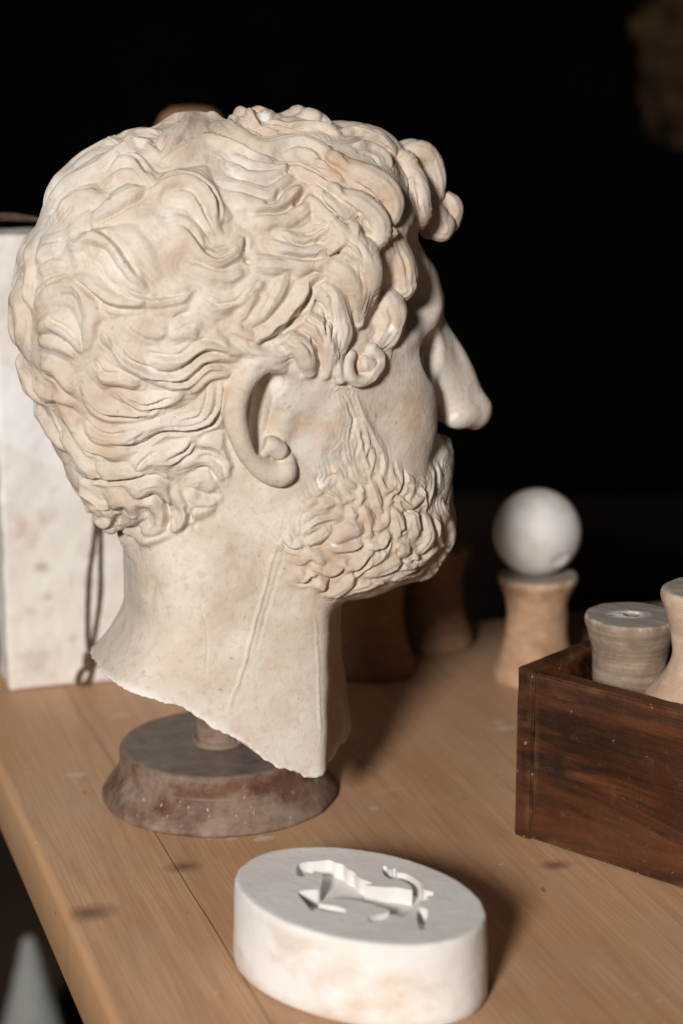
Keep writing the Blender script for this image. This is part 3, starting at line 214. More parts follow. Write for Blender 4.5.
('C',1.1,2.2,[(90,-59.3,-32.5),(89.8,-59.9,-36.8),(89.1,-60.4,-39.3),(88.1,-61.3,-42.9),(85.8,-62.7,-46.7),(82.5,-63.7,-47.5),(79.5,-64.8,-49.8)]),
('R',2.6,2.7300000000000004,[(74.2,-63.7,-33.2),(74.2,-63.7,-33.2),(73.5,-64,-35.5),(74.3,-64.3,-38.5),(75.9,-64.5,-42.8),(78.8,-64,-43),(82,-63.1,-42),(83.2,-63,-43.8),(84.8,-62.5,-43.7)]),
('R',3.1,2.94,[(66,-65.3,-37),(67.5,-65.2,-37.7),(68.2,-65.2,-39.2),(69.7,-65.4,-42.3),(70.7,-65.9,-46.6),(71.9,-66.2,-50.5),(73.4,-66.3,-53.5),(74.2,-66.3,-55),(75.4,-66.1,-55.8)]),
('R',3.1,2.25,[(45.8,-68.1,-25),(45,-68.1,-25.8),(45.7,-67.8,-28),(48.7,-67.2,-31),(51,-66.8,-34),(53.2,-66.6,-36.2),(56.3,-66.4,-38.5),(57,-66.3,-39.3),(56.2,-66.5,-41.5)]),
('R',3.1,3.1500000000000004,[(15,-66.8,-63.3),(16.1,-67.2,-64),(16.6,-67.4,-64.1),(17.8,-67.6,-67.7),(19.6,-68,-70),(22.1,-68.9,-69.6),(24,-69.4,-69.3),(25.5,-69.8,-68.5),(26.2,-70,-67.8)]),
('C',1,2,[(13.6,-66,-66.8),(16.5,-66.7,-70.7),(19.3,-67.6,-72.7),(22.4,-68.6,-73),(24.8,-69.4,-71.5)]),
('R',3.1,2.7300000000000004,[(27,-70.1,-64.8),(27,-70.1,-62.5),(28.5,-70.2,-61),(31.5,-70.2,-58.8),(35.2,-69.9,-57.2),(41.2,-69.3,-56.5),(46.5,-68.6,-55.8),(48,-68.4,-55),(48.8,-68.2,-53.5)]),
('C',1,2,[(29.3,-70.3,-61),(32.2,-70.2,-59.5),(35.2,-70.1,-58.8),(40.5,-69.5,-58),(45.4,-68.9,-57.6)]),
('R',5.7,4.7250000000000005,[(44.2,-70.7,-71.5),(44.2,-70.7,-70.8),(44.7,-70.5,-69.8),(47.2,-70,-67),(51.8,-69.4,-64.7),(55.1,-69,-63.6),(59.3,-68.5,-62.5),(60,-68.3,-61.8),(60.8,-68.2,-61)]),
('R',3.1,3.1500000000000004,[(39.7,-70.8,-70),(40.5,-70.9,-71.5),(42.8,-70.9,-73),(46.5,-70.8,-73.8),(51.6,-70.5,-73.9),(57,-70,-73.8),(60.8,-69.5,-73),(62.2,-69.4,-73.7),(63.7,-69.3,-74.5)]),
('C',1,2.2,[(42.8,-70.9,-76.8),(48.8,-70.8,-77.5),(53.2,-70.5,-77.5),(57,-70.2,-76.8),(60.8,-69.6,-74.5),(63.7,-69.2,-73)]),
('R',3.1,3.3600000000000003,[(22.2,-67.3,-80),(23,-67.6,-80),(24.2,-67.9,-80.5),(26.7,-69.1,-78.1),(30,-70.1,-76),(34,-70.4,-78),(36,-70.2,-81.3),(36.7,-69.9,-83.5),(36.7,-69.7,-84.2)]),
('R',3.6,4.2,[(22.1,-66.2,-84.7),(22.3,-66.1,-85.2),(23.5,-66.2,-86.2),(25.8,-66.2,-88.5),(26.9,-65.6,-91.1),(29.3,-66.5,-90.2),(31.5,-68,-87.3),(31.5,-68.2,-86.5),(32.1,-68.9,-84.7)]),
('C',1.1,2.6,[(24,-63.7,-94.7),(26.5,-64.4,-94.4),(28.5,-65,-93.9),(30.7,-66.3,-91.7),(32.3,-68,-88)]),
('R',3.1,3.7800000000000002,[(30,-68.1,-85.7),(32.1,-68.9,-84.7),(33,-69.2,-84.1),(37.5,-69.5,-85.7),(42,-69.5,-87.2),(46.5,-70,-85.8),(49.5,-70.3,-83.7),(50.2,-70.6,-81.6),(50.9,-70.6,-80.4)]),
('C',1.1,2.4,[(34.5,-68.1,-88.7),(39,-68.3,-90.3),(43.5,-68.5,-91),(47.2,-69.4,-88.6),(51,-69.9,-85.8)]),
('R',4.2,4.7250000000000005,[(33.7,-66.6,-92.5),(34.5,-66.5,-93.2),(34.5,-66.5,-93.2),(36.8,-66.3,-94.7),(39.1,-66.1,-95.7),(39.8,-66.2,-95.8),(40.5,-66.2,-95.8)]),
('C',1.1,2.4,[(41.2,-65.4,-97.8),(42,-66.6,-95.4),(42.8,-67.7,-92.9),(43.5,-68.5,-91),(42.9,-69.2,-88.7)]),
('R',4.2,4.2,[(44.2,-61.7,-104.8),(44.3,-62.6,-103.3),(45,-63.6,-101.4),(48.8,-64.9,-99),(52.5,-66.1,-96.5),(54.8,-67.5,-93.3),(55.5,-68.3,-91),(55.5,-69,-88.8),(54.7,-69.4,-87.2)]),
('R',4.2,3.7800000000000002,[(48,-70.5,-82.8),(49.5,-70.3,-84.3),(51,-70.1,-85),(54.8,-69.7,-85.7),(57.8,-69.6,-85),(61.5,-69.5,-82),(64.9,-69.1,-79),(66.9,-68.7,-79),(68.3,-68.5,-79)]),
('C',1.1,2.6,[(54.1,-68.8,-89.8),(57.8,-69,-88),(61,-68.9,-86.8),(63.5,-69.1,-83.2),(66.3,-68.8,-79.7)]),
('R',3.6,3.7800000000000002,[(61.5,-69.4,-72.2),(63,-69.3,-73.8),(64.2,-69.2,-74.5),(67.6,-68.6,-75.2),(71.2,-67.9,-76),(74.3,-67.1,-73.8),(77.1,-66.3,-70),(78.6,-65.9,-70),(80.3,-65.5,-69.2)]),
('C',1.1,2.6,[(67.6,-68.6,-78.2),(71.2,-67.9,-77.5),(75.8,-66.7,-77.5),(77.6,-66.2,-74.5),(78.6,-65.9,-70.8)]),
('R',5.2,3.57,[(64.5,-67.9,-88.7),(65.8,-67.5,-89.4),(68.2,-66.7,-90.2),(72.1,-65.4,-91),(76.2,-64.3,-90.6),(80.4,-63.1,-89.7),(84.6,-61.9,-88),(87,-60.6,-88.7),(88.6,-59.4,-89.6)]),
('R',4.2,4.2,[(78,-65.5,-54.3),(79.5,-65.2,-55),(80.9,-64.9,-55.8),(82.2,-64.7,-58),(83.7,-64.4,-61),(84.3,-64.2,-64),(84.9,-64.1,-67),(85.5,-63.8,-68.5),(87.3,-63.2,-69.2)]),
('C',1.1,2.6,[(87.8,-63,-56.5),(89.4,-62.5,-61),(89.4,-62.5,-65.5),(87.8,-63,-67.8),(84.9,-64.1,-69.2)]),
('R',2.6,2.7300000000000004,[(53.2,-67.7,-52.8),(53.9,-67.6,-52.2),(54.7,-67.6,-52.9),(55.5,-67.9,-55),(57,-68,-56.5),(57,-68,-57.2),(57.8,-68,-57.2)]),
('R',3.1,2.94,[(63.8,-66.9,-49.8),(63,-67.1,-51.3),(63,-67.2,-52.7),(64.2,-67.5,-56.8),(66,-67.7,-61),(66,-68.1,-64.7),(65.2,-68.4,-67),(64.5,-68.6,-67.7),(63.1,-68.9,-69.1)]),
('R',3.1,2.7300000000000004,[(28.5,-70.3,-70.8),(28.4,-70.3,-69.3),(29.4,-70.5,-68.5),(32.3,-70.7,-67),(35.2,-70.7,-66.3),(38.1,-70.5,-64.9),(40.5,-70.1,-63.2),(41.2,-70,-62.5),(41.2,-69.8,-61)]),
('R',3.1,2.7300000000000004,[(35.1,-69,-46.9),(36.3,-68.9,-48),(38.2,-68.7,-48.3),(42,-68.2,-47.5),(45.7,-67.8,-46.8),(49.4,-67.5,-46.9),(53.2,-67.1,-46),(55.5,-67,-46.8),(56.2,-67,-47.5)]),
('C',1,2,[(29.2,-70.3,-71.5),(33,-70.8,-71.5),(36.8,-70.9,-70.8),(39,-70.8,-69.3),(41.2,-70.5,-67.1)]),
('R',3.1,2.94,[(82,-63.1,-42),(81.7,-63.5,-44.5),(82.5,-63.4,-45.2),(86.3,-63,-50.5),(91.1,-61.6,-54.5),(96.8,-58.9,-52.7),(101.2,-56.1,-51.3),(103.8,-54.3,-51.3),(106.4,-52.3,-51.9)]),
('C',1.1,2.4,[(85.3,-63.3,-50.5),(88.7,-62.5,-54.2),(92.5,-61.2,-57.3),(97.2,-58.9,-55.8),(102.2,-55.7,-53.5)]),
('R',3.1,2.94,[(102.4,-54.4,-45.3),(101.6,-55.1,-46),(101.7,-55.2,-46.7),(102.9,-55,-51.3),(104.5,-54.2,-56.5),(104.6,-54.3,-58),(103.7,-54.9,-58)]),
('R',3.1,2.25,[(110.7,-45.4,-34),(113,-42.6,-37),(114.1,-41.4,-39.2),(113.6,-42.9,-42.9),(112,-45.7,-46.7),(109.4,-49.4,-51.3),(107.3,-52,-55),(107.9,-51.7,-56.5),(108.7,-51.5,-59.5)]),
('R',2.6,1.9500000000000002,[(121.9,-32.6,-36.6),(120.7,-34,-37.8),(119.8,-35,-38.7),(120.3,-35.6,-42.8),(119.7,-37.2,-48.2),(118.5,-38.3,-48.2),(117.5,-39.6,-49)]),
('R',3.6,3.1500000000000004,[(92.1,-61.4,-57.3),(93.7,-60.7,-58),(94.3,-60.5,-59.5),(95.2,-60,-64),(96.7,-59,-69.3),(97.5,-58.5,-70.8),(99.4,-57.4,-71.5)]),
('C',1.1,2.4,[(99.7,-57.6,-60.2),(101.7,-56,-70.7)]),
('R',4.2,3.9899999999999998,[(101.4,-56.5,-61.8),(102.8,-55.6,-62.5),(104.5,-54.3,-64.8),(106.6,-53.1,-70.8),(107.4,-52,-76),(105.4,-52.3,-79.5),(102.8,-53.3,-82.1),(102.8,-52.6,-84.3),(103.4,-51.5,-86.4)]),
('C',1.1,2.6,[(111.3,-50.4,-65.5),(112.2,-49.9,-69.2),(112.4,-49.4,-72.7),(112.7,-48.3,-76.6),(110.3,-48.6,-81.3),(106.7,-49.7,-85.3)]),
('R',3.6,3.7800000000000002,[(84.7,-63.6,-79),(85.3,-63.5,-78.2),(85.9,-63.2,-78.2),(88.3,-62,-79.8),(91.3,-60.5,-80.5),(91.9,-60.3,-80.5),(92.7,-59.8,-80.6)]),
('R',3.6,3.3600000000000003,[(98.6,-55.7,-83.9),(98.9,-55.4,-84.1),(97.9,-55.8,-84.9),(98.6,-54.4,-87.5),(99.4,-52.4,-90.6),(98.5,-52.7,-91.2),(98.7,-52.2,-91.9)]),
('C',1.1,2.2,[(85.5,-62.4,-84.3),(89.6,-59.7,-87.3),(93.9,-56.6,-89.5),(97.9,-54.4,-88.7),(101.7,-52.2,-87.4)]),
('R',4.7,3.7800000000000002,[(122.7,-38,-60.3),(121.4,-39.6,-60.3),(121.3,-40.3,-62.5),(127.3,-31.3,-70.7),(130.9,-28.9,-76.8),(132,-27.7,-80.5),(131.8,-26.8,-85.9),(131.3,-24.8,-90.4),(130.3,-23.1,-93.9),(126.1,-26.6,-95.8),(124.7,-24.2,-99.5),(122.6,-25.8,-100.3),(117.9,-33.2,-97.9)]),
('R',3.1,2.94,[(110.4,-51.1,-67),(111.3,-50.5,-67.7),(113,-49.3,-69.2),(115.2,-47.1,-73.7),(118.1,-42.3,-80),(121.1,-37.7,-85.4),(123.7,-34.9,-87.2),(124.8,-33.3,-88.6)]),
('C',1,2,[(118.5,-44.3,-67),(121.1,-40.8,-72.3),(123,-37.5,-76.6),(124.7,-35.4,-81.2),(123.3,-35.7,-86),(122.8,-33.5,-91.6)]),
('R',4.2,3.57,[(57,-59.2,-105.2),(55.7,-61.1,-103.4),(57,-62.7,-101.2),(60.7,-63.5,-99.7),(65.9,-63.3,-98.8),(71.1,-62.9,-97.5),(76.1,-61.3,-97.4),(81.7,-59.2,-97),(88.1,-55.7,-97.4),(94.5,-51.8,-97),(102.2,-44.5,-98.7),(107.4,-41.4,-97.9),(109.2,-41,-96.7),(108.5,-43.2,-94.5)]),
('R',3.1,3.1500000000000004,[(78.2,-66.1,-74.5),(77.6,-66.2,-75.2),(77.1,-66.4,-75.2),(75.8,-66.6,-78.2),(74.2,-66.9,-81.2),(73.5,-67,-82),(72.8,-67.2,-82)]),
('R',3.1,2.94,[(59.9,-66.1,-40),(60.5,-66.1,-40),(60.7,-66.1,-40.7),(60.8,-66.4,-44.5),(60.8,-66.9,-48.2),(61.5,-66.9,-49),(62.2,-66.9,-49)]),
('R',3.6,4.2,[(84.6,-61.9,-88),(86.7,-60.2,-90),(89.5,-58.6,-90.5),(95,-55.3,-90.8),(102.5,-50.1,-90.8),(106.8,-47.5,-89.6),(110.7,-45.6,-87.2),(113.9,-43.5,-86.3),(116.8,-41.1,-86.3),(120.2,-37.7,-87.7)]),
('R',3.6,4.2,[(110.3,-26.3,-108.5),(111.7,-25.5,-108.2),(111.7,-29.2,-106),(116.2,-26.1,-105.2),(121.4,-20.8,-104.5),(122.3,-25.4,-100.8),(125.6,-24.8,-98.1),(129.3,-22.2,-96),(130.3,-24.6,-92.3),(131.3,-25.5,-89.5),(128.8,-29.8,-87.4)]),
('R',3.6,3.7800000000000002,[(69,-63.7,-96.9),(71.1,-62.9,-97.5),(73.9,-61.6,-98.1),(76.7,-61.1,-97.3),(81.7,-59.2,-97),(86.2,-57.5,-96.2),(92.3,-54.8,-94.8),(96.9,-52.5,-93.4),(99.6,-49.8,-94.6),(102.6,-47.1,-95.3)]),
('C',1.1,2.4,[(92.4,-54.2,-95.6),(99.4,-48.4,-96.7),(106.8,-42.3,-97.3),(110.8,-40.3,-96),(113.1,-40.5,-93.1),(117.7,-37.9,-91.6)]),
('C',1.1,2,[(71.3,-64.5,-94),(76.6,-63.1,-93.4),(82.5,-61.5,-91.7),(86.7,-60.2,-90),(90.6,-58.8,-88.6)]),
('R',3.1,3.1500000000000004,[(57,-67.8,-92.2),(57,-68.2,-91),(57.8,-68.8,-88.8),(59.9,-69,-87.1),(63.8,-68.8,-85.1),(67.5,-68.2,-84.3),(72.2,-67.2,-82.8),(75.7,-66.4,-81.2),(76.9,-66.2,-79.7),(77.6,-66.1,-78.5)]),
('R',3.1,3.1500000000000004,[(67.5,-67.8,-64),(68.2,-67.7,-64),(70,-67.4,-63.9),(73.5,-66.8,-63.2),(76.7,-66.1,-61),(77.4,-65.8,-58),(78,-65.5,-54.3),(79.5,-65.1,-53.5),(80.2,-64.9,-52.8)]),
('R',2.6,1.6500000000000001,[(61.2,-66.2,-9.2),(63.8,-65.4,-10),(65.2,-64.8,-12.3),(66,-64.5,-14.9),(68.3,-63.9,-19),(69,-63.8,-22.8),(68.3,-64.2,-26.5),(66.8,-64.7,-30.2),(66,-65,-33.2),(66.8,-65.1,-35.5),(67.5,-65.1,-37)]),
('R',2.6,1.6500000000000001,[(81.2,-61.6,-28.1),(80.8,-61.8,-28.8),(81,-61.9,-30.3),(81,-62.2,-33.2),(82.5,-62.3,-37.8),(82.7,-62.7,-40.7),(82.6,-63,-42.8),(82.2,-63.2,-43.2)]),
('R',2.6,1.9949999999999999,[(39,-68.1,-40),(40.5,-67.9,-40),(42,-67.8,-40.7),(45.3,-67.5,-42.7),(48.1,-67.5,-45.9),(52.5,-67.1,-46),(56.2,-66.8,-45.2),(57,-66.6,-43.8),(58.5,-66.5,-43.8)]),
('R',2.6,1.8900000000000001,[(31.5,-69.4,-48.2),(33,-69.4,-49),(34.5,-69.2,-49),(37.5,-68.7,-46.7),(41.2,-68.1,-45.2),(45,-67.9,-46.8),(48,-67.8,-49),(49.5,-67.8,-50.5),(50.2,-67.9,-52)]),
('R',2.6,1.8900000000000001,[(45.8,-67.4,-32.6),(47.3,-67.3,-32.5),(48.8,-67.1,-34),(50.2,-66.9,-37.8),(52.5,-66.8,-41.5),(55.5,-66.7,-43.8),(58.5,-66.6,-44.5),(60,-66.5,-44.5),(61.5,-66.3,-43.7)]),
('R',2.6,1.35,[(56.3,-66.4,-26.5),(56.2,-66.4,-27.3),(56.2,-66.4,-28.8),(56.9,-66.2,-31.8),(59.6,-65.9,-34.7),(62.3,-65.6,-35.5),(64.5,-65.4,-36.2),(66,-65.2,-36.2),(66.8,-65.2,-37)]),
('R',2.6,1.5750000000000002,[(27,-70,-58),(27,-69.9,-57.2),(27,-69.9,-55),(29.2,-69.8,-52.8),(32.2,-69.6,-51.2),(36,-69.3,-51.3),(39.1,-69,-51.9),(40.5,-68.8,-51.3),(42,-68.5,-50.5)]),
('R',2.6,1.2000000000000002,[(45.6,-69.1,-16.6),(44.2,-69.2,-17.5),(44,-69.1,-18.8),(45.8,-68.3,-23.5),(47.1,-67.6,-27.9),(46.5,-67.4,-31.8),(44.5,-67.4,-34.8),(43.5,-67.5,-35.8),(42,-67.7,-36.3)]),
('R',2.6,1.5,[(58.7,-67.6,0.6),(60.8,-67,-0.2),(62.2,-66.4,-2.5),(63.4,-65.9,-5.1),(65.2,-65,-10),(66.1,-64.5,-13.3),(64.9,-64.6,-18.2),(63.7,-64.9,-22.8),(64.4,-64.8,-24.2),(65.2,-64.7,-26.4)]),
('R',2.6,2.1,[(84.4,-61.4,-34.4),(84.2,-61.6,-35.8),(84.7,-61.7,-37.8),(86.3,-61.8,-42.2),(89.3,-61.2,-45.2),(92.3,-60,-45.2),(95.5,-58.2,-43),(97.6,-57.1,-43.3),(99.2,-56.4,-44.5)]),
('R',2.6,2.52,[(86.3,-61,-36.2),(87.7,-60.6,-36.3),(89.9,-59.9,-37.4),(93.3,-58.7,-39.3),(95.5,-58.2,-43),(93.8,-59.5,-46),(92.2,-60.6,-49),(92.3,-60.9,-51.2),(93.1,-60.7,-52.7)]),
('R',2.6,0.9750000000000001,[(38.9,-70.7,-7),(37.5,-70.9,-7),(36.8,-70.9,-9.3),(35.2,-70.8,-11.5),(34.9,-70.5,-15.6),(34.5,-70.1,-19.8),(36,-69.3,-25),(37.5,-68.6,-29.5),(36.8,-68.6,-31),(36,-68.6,-32.5)]),
('R',2.6,1.3650000000000002,[(27,-70,-30.2),(28.5,-69.8,-31),(30,-69.5,-31.7),(31.8,-69.1,-36.2),(33.2,-68.9,-40),(37.5,-68.2,-38.5),(41.3,-67.8,-37),(42,-67.7,-35.5),(42.7,-67.7,-34)]),
('R',2.6,1.3650000000000002,[(21,-69.7,-42.2),(21,-69.6,-43),(21.8,-69.6,-44.5),(24,-69.6,-46),(26.2,-69.6,-48.2),(28.5,-69.6,-47.5),(30.7,-69.4,-46),(32.2,-69.2,-46),(33.8,-69.2,-47.5)]),
('R',2.1,1.2000000000000002,[(138,-3.8,-28),(138.8,-3.9,-28.4),(138.4,-6.4,-29.9),(134.3,-15,-31.7),(130.8,-22.8,-33.6),(126.8,-27.8,-34.6),(124.5,-30.7,-37),(124.1,-31.7,-39),(124.9,-31.3,-39.5)]),
('R',6.8,0.9,[(57.7,-45.2,150),(63.2,-40,152.2),(69,-33.6,153.9),(75.1,-27.1,154.4),(81.5,-22.8,154.8),(87,-21.9,153.5),(91.5,-21.7,149.7),(93.2,-22.1,146.2),(94.5,-23.9,143.1),(96.3,-26.1,140.3)]),
('R',5.4,0.9,[(10.5,-23.8,159.4),(15,-21.9,160.4),(18.7,-21.4,160.7),(24,-21.1,161.1),(27.8,-21.2,161.2),(31.5,-21.8,161),(36,-22.8,160.5),(39.8,-23.8,160),(43.5,-25.3,159.4),(46.5,-27,158.8),(49.5,-32.1,157),(51,-36.7,155)]),
('R',5.9,0.9,[(100.1,-25.1,142),(103.5,-25.9,143.5),(111.7,-12.8,145.3),(115.5,-12.7,146),(120,-12.5,144.5),(123.1,-12.2,140.9),(126,-11.1,135.5),(127.9,-10.6,131.4),(129,-9.9,126.5),(129.7,-9.2,121.4)]),
('R',6.8,0.9,[(105.3,-31.4,135.3),(106.5,-33.9,132.6),(107.2,-36.8,129.5),(108.4,-38.5,126.8),(109.3,-39.7,123.4),(109.5,-40.4,120.7),(110.5,-40,117.5)]),
('R',5.4,0.9,[(102.8,-27.8,140),(103.8,-29.9,136.8),(105.1,-32.9,133.2),(104.3,-35.7,130.2),(103.7,-38.7,127),(102.7,-40.6,123.7),(102.7,-41.5,121.2),(103.2,-42,116.8),(104.4,-41.4,113.7),(105.8,-39.9,110.7),(107.3,-37.6,107.6)]),
('R',6.3,0.9,[(110.5,-40,118.2),(124.1,-13.7,111.4),(126.3,-14.9,108.1),(127,-15.2,104.8),(128.3,-15.4,101.8)]),
('R',4.1,0.9,[(135.2,-4.9,117.5),(137.2,-5.4,115.2),(138.7,-5.6,112.2),(138.8,-5.3,107.8),(135.5,-13.8,103.8)]),
('R',5.9,0.9,[(51.9,-60.9,143.7),(54.7,-63.4,142.1),(58.9,-66.3,140.6),(61.3,-67.6,139.1),(66,-69,137.1),(68.3,-69.2,134.8),(72,-69.5,132.5),(75,-69.6,128.8),(77.3,-69.7,124.3),(77.6,-70.7,120.2),(76.5,-72.4,116.3)]),
('R',5.9,0.9,[(46.6,-73.4,125.7),(49.8,-75.6,125.6),(53.2,-77.7,124.3),(55.5,-78.6,123.5),(58.2,-79.6,121.8),(61.5,-80,119),(63.8,-80.2,116.8),(66.8,-79.9,112.3),(67.5,-78.9,108.4),(67.5,-78,103.9),(62.2,-83.2,99.4)]),
('R',8.1,0.9,[(71.2,-78.4,105.5),(77.7,-66.4,100.3),(80.7,-64.3,96.4),(82.5,-63,92.8),(84,-62.7,89.8),(85.4,-62.6,86),(86.1,-62.6,82.2),(87.7,-62.7,78.5),(87.7,-62.1,75.5),(89.2,-61.4,72.6)]),
('R',7.9,0.9,[(67.3,-74.8,71.3),(74.1,-67.2,68),(75.8,-68.2,66.5),(77.1,-69.1,62.7),(77.5,-69.2,59.8),(77.8,-69.1,55.4),(77.2,-68.4,51.5),(75.8,-67.7,47.8),(74,-67.5,45.4)]),
('R',3.6,0.9,[(70.3,-66,58.6),(73.3,-67,55.3),(75.3,-67.8,52.2),(73.2,-67.2,47.8),(70.5,-67.1,44.8),(66.8,-71.5,42),(64.4,-69.8,41.8),(59.4,-70.1,44.8),(56.2,-71.2,47)]),
('R',6.8,0.9,[(40.5,-78,108.7),(43.7,-80.9,106.9),(46.7,-83.2,104.7),(48.9,-84.4,103.2),(51.8,-85.2,100.3),(54,-85.4,98),(57,-85.1,95),(57.8,-84.3,91.3),(59.2,-83.4,88.2),(60.7,-82.3,84.7),(60.7,-80.8,80.7),(60,-79.9,76.3),(59.6,-79.7,73.1),(59.2,-79.4,68.8),(59.2,-78.5,64.2)]),
('R',5.4,0.9,[(36.8,-78.7,91.2),(40.2,-81.2,89.6),(43.7,-82.9,87.4),(46.5,-83.4,85.3),(48.8,-83.2,82.3),(50.3,-82.6,79.6),(51.8,-81.6,75.5),(52.9,-81.1,72.7),(54,-80.3,68.7),(54.5,-79.6,65.5),(54.8,-78.4,62.2),(56.3,-77,58.4)]),
('R',5,0.9,[(30.8,-79.8,80.8),(33.8,-81.5,78.5),(35.7,-82.7,76.7),(37.5,-83.6,74.7),(39.8,-84.4,70.3),(42,-84.4,65.7),(43,-84.1,62.1),(43.5,-83.5,58.9),(45,-82.9,55.2),(44.3,-81.6,50),(43.9,-80.7,45.4)]),
('R',4.5,0.9,[(20.2,-82.7,62.8),(24.9,-84.5,61.1),(28.5,-85.7,58.9),(30.8,-86,56),(33,-85.6,52.7),(34.5,-84.7,49.3),(36.5,-84,46),(36.8,-83.1,42.5),(36.8,-82.1,38.8),(37.3,-81.1,34.8),(36.7,-79.5,30.5)]),
('R',4.1,0.9,[(9.3,-83.9,54.2),(12.6,-85.2,52.3),(14.3,-86.1,50.8),(16.7,-86.9,49.7),(20.3,-87.1,45.6),(22.5,-86,41.1),(24,-84.6,37.2),(26.3,-82.8,32.8)]),
('R',2.7,0.9,[(41.1,-82.3,43.3),(41.4,-81.2,38.7),(42.8,-80.3,35),(43.6,-79.9,30.5),(44.7,-79.5,27.3)]),
('R',2.7,0.9,[(51.2,-76.7,38.2),(49.5,-78.3,35.6),(48.8,-79.3,32.8),(50.3,-79.4,29.2),(52.5,-78.5,26.1),(56.3,-77.3,25.2),(60.2,-76.1,24.5),(63.5,-75.1,25.6),(67.1,-73.6,30),(70.1,-72.1,32.1),(71.1,-70.7,36.5),(69,-71.4,38.8),(65.9,-71.9,41.2)]),
('R',4.1,0.9,[(59.3,-73.4,32.7),(62.8,-75,33.6)]),
('R',4.1,0.9,[(-85.2,-25.3,-45.3),(-83.2,-25.5,-47.4),(-81.4,-25.3,-49.4),(-80.2,-24.2,-52.2),(-78,-22.7,-54.5),(-75.8,-20,-57),(-73.5,-16.8,-59.8)])]
HAIR_EDGE = [(132.2,95),(97.9,74.8),(86.3,53.7),(78.9,26),(49.8,18.3),(37.5,20),(21.7,23.8),(14.2,31.3),(-2,37.5),(-13.2,34.8),(-19.5,22.2),(-19.6,3.4),(-19.1,-8.9),(-14.3,-21.3),(-15.7,-30.2),(-19.5,-42.2),(-24,-50.5),(-36.5,-55.8),(-49,-65.5),(-59.4,-74.5),(-61.1,-86.5),(-90,-92),(-190,-60),(-190,230),(200,230),(200,100)]
BEARD_EDGE = [(139.6,-32.9),(112,-34.8),(88.5,-33.3),(79.5,-19.3),(65.6,6.7),(54.6,17.9),(42.8,20),(37.5,-0.2),(34.5,-20.5),(28.5,-37),(17.2,-47.6),(8.3,-58.7),(9.7,-71.5),(17.9,-81.3),(19.5,-91.7),(33.6,-101.4),(52.8,-114.5),(60,-150),(190,-150),(190,-30)]
PALE = [((-41.7,-53,-83.5),(33.9,33.9,33.9)),((-12,-60.7,-54.2),(28.2,28.2,28.2)),((-24.2,-62.8,-23.7),(12.4,12.4,12.4)),((-10.5,-60.8,-126.2),(22.6,22.6,22.6)),((-56.1,-36.6,-104.5),(16.9,16.9,16.9)),((-56.3,-69.8,19.2),(16.9,16.9,16.9)),((-44.2,-65.4,-4.8),(14.1,14.1,14.1)),((-32.1,-57.3,-77.5),(28.2,28.2,28.2)),((-62.9,-62.9,110.7),(25.4,25.4,25.4)),((-41.3,-62.7,120.8),(22.6,22.6,22.6)),((-9.8,-51,140.8),(22.6,22.6,22.6)),((-79.6,-63,90.7),(22.6,22.6,22.6)),((-2.2,-63.3,125.3),(16.9,16.9,16.9)),((17.2,-61,-104.5),(22.6,22.6,22.6)),((-35.2,-78.7,74),(22.6,22.6,22.6)),((39.4,-81.3,61),(14.1,14.1,14.1))]
TAN = [((-1.5,-77.3,92.8),(5.6,5.6,5.6)),((-8.2,-81.8,56.8),(9,9,9)),((-20.2,-80.2,23),(5.6,5.6,5.6)),((41.2,-70.7,-3.2),(14.7,14.7,14.7)),((23.2,-72.9,3.5),(12.4,12.4,12.4)),((41.2,-70.8,-79.8),(16.9,16.9,16.9)),((24.7,-68.4,-79),(12.4,12.4,12.4)),((66.3,-67.5,-59.1),(13.6,13.6,13.6)),((-104.2,-34.5,15.5),(16.9,16.9,16.9)),((-113.6,-31.8,55.2),(13.6,13.6,13.6)),((-80.3,-51.8,-5.5),(14.7,14.7,14.7)),((-73.6,-40.6,-42.4),(13.6,13.6,13.6)),((52.2,-60.1,145.5),(16.9,16.9,16.9)),((77.3,-69.7,124.3),(14.7,14.7,14.7)),((5.7,-72.3,5),(11.3,11.3,11.3)),((85.5,-62.6,84.5),(13.6,13.6,13.6)),((78.8,-69.5,57.5),(13.6,13.6,13.6)),((55.9,-81.1,71.4),(13.6,13.6,13.6)),((94.1,-57.2,7.6),(19.2,19.2,19.2)),((57.7,-72.4,32.7),(11.3,11.3,11.3)),((32.9,-83.3,47.6),(11.3,11.3,11.3)),((123.1,-13.3,106.8),(10.2,10.2,10.2)),((119.2,-12.1,142.1),(11.3,11.3,11.3))]  # real tan stains; front curl and cheek spots also paint in shade
CHIPS = [((137,-17.6,-11.5),(3.1,3.1,3.1)),((36,-68.5,-34.7),(3.7,3.7,3.7)),((90.4,-61.3,-78.5),(3.4,3.4,3.4)),((42.8,-70.7,-70),(2.8,2.8,2.8)),((-60.8,18.8,-85),(4.5,4.5,4.5)),((80.4,-69,51.4),(3.4,3.4,3.4)),((-63.2,-17.3,151.5),(2.3,2.3,2.3)),((20.2,-15.1,166.5),(5.1,5.1,5.1)),((-89.9,-29.8,-30.8),(2.3,2.3,2.3)),((-113.3,-7.5,95.8),(2.3,2.3,2.3)),((22.5,-78.6,29.8),(2.3,2.3,2.3))]
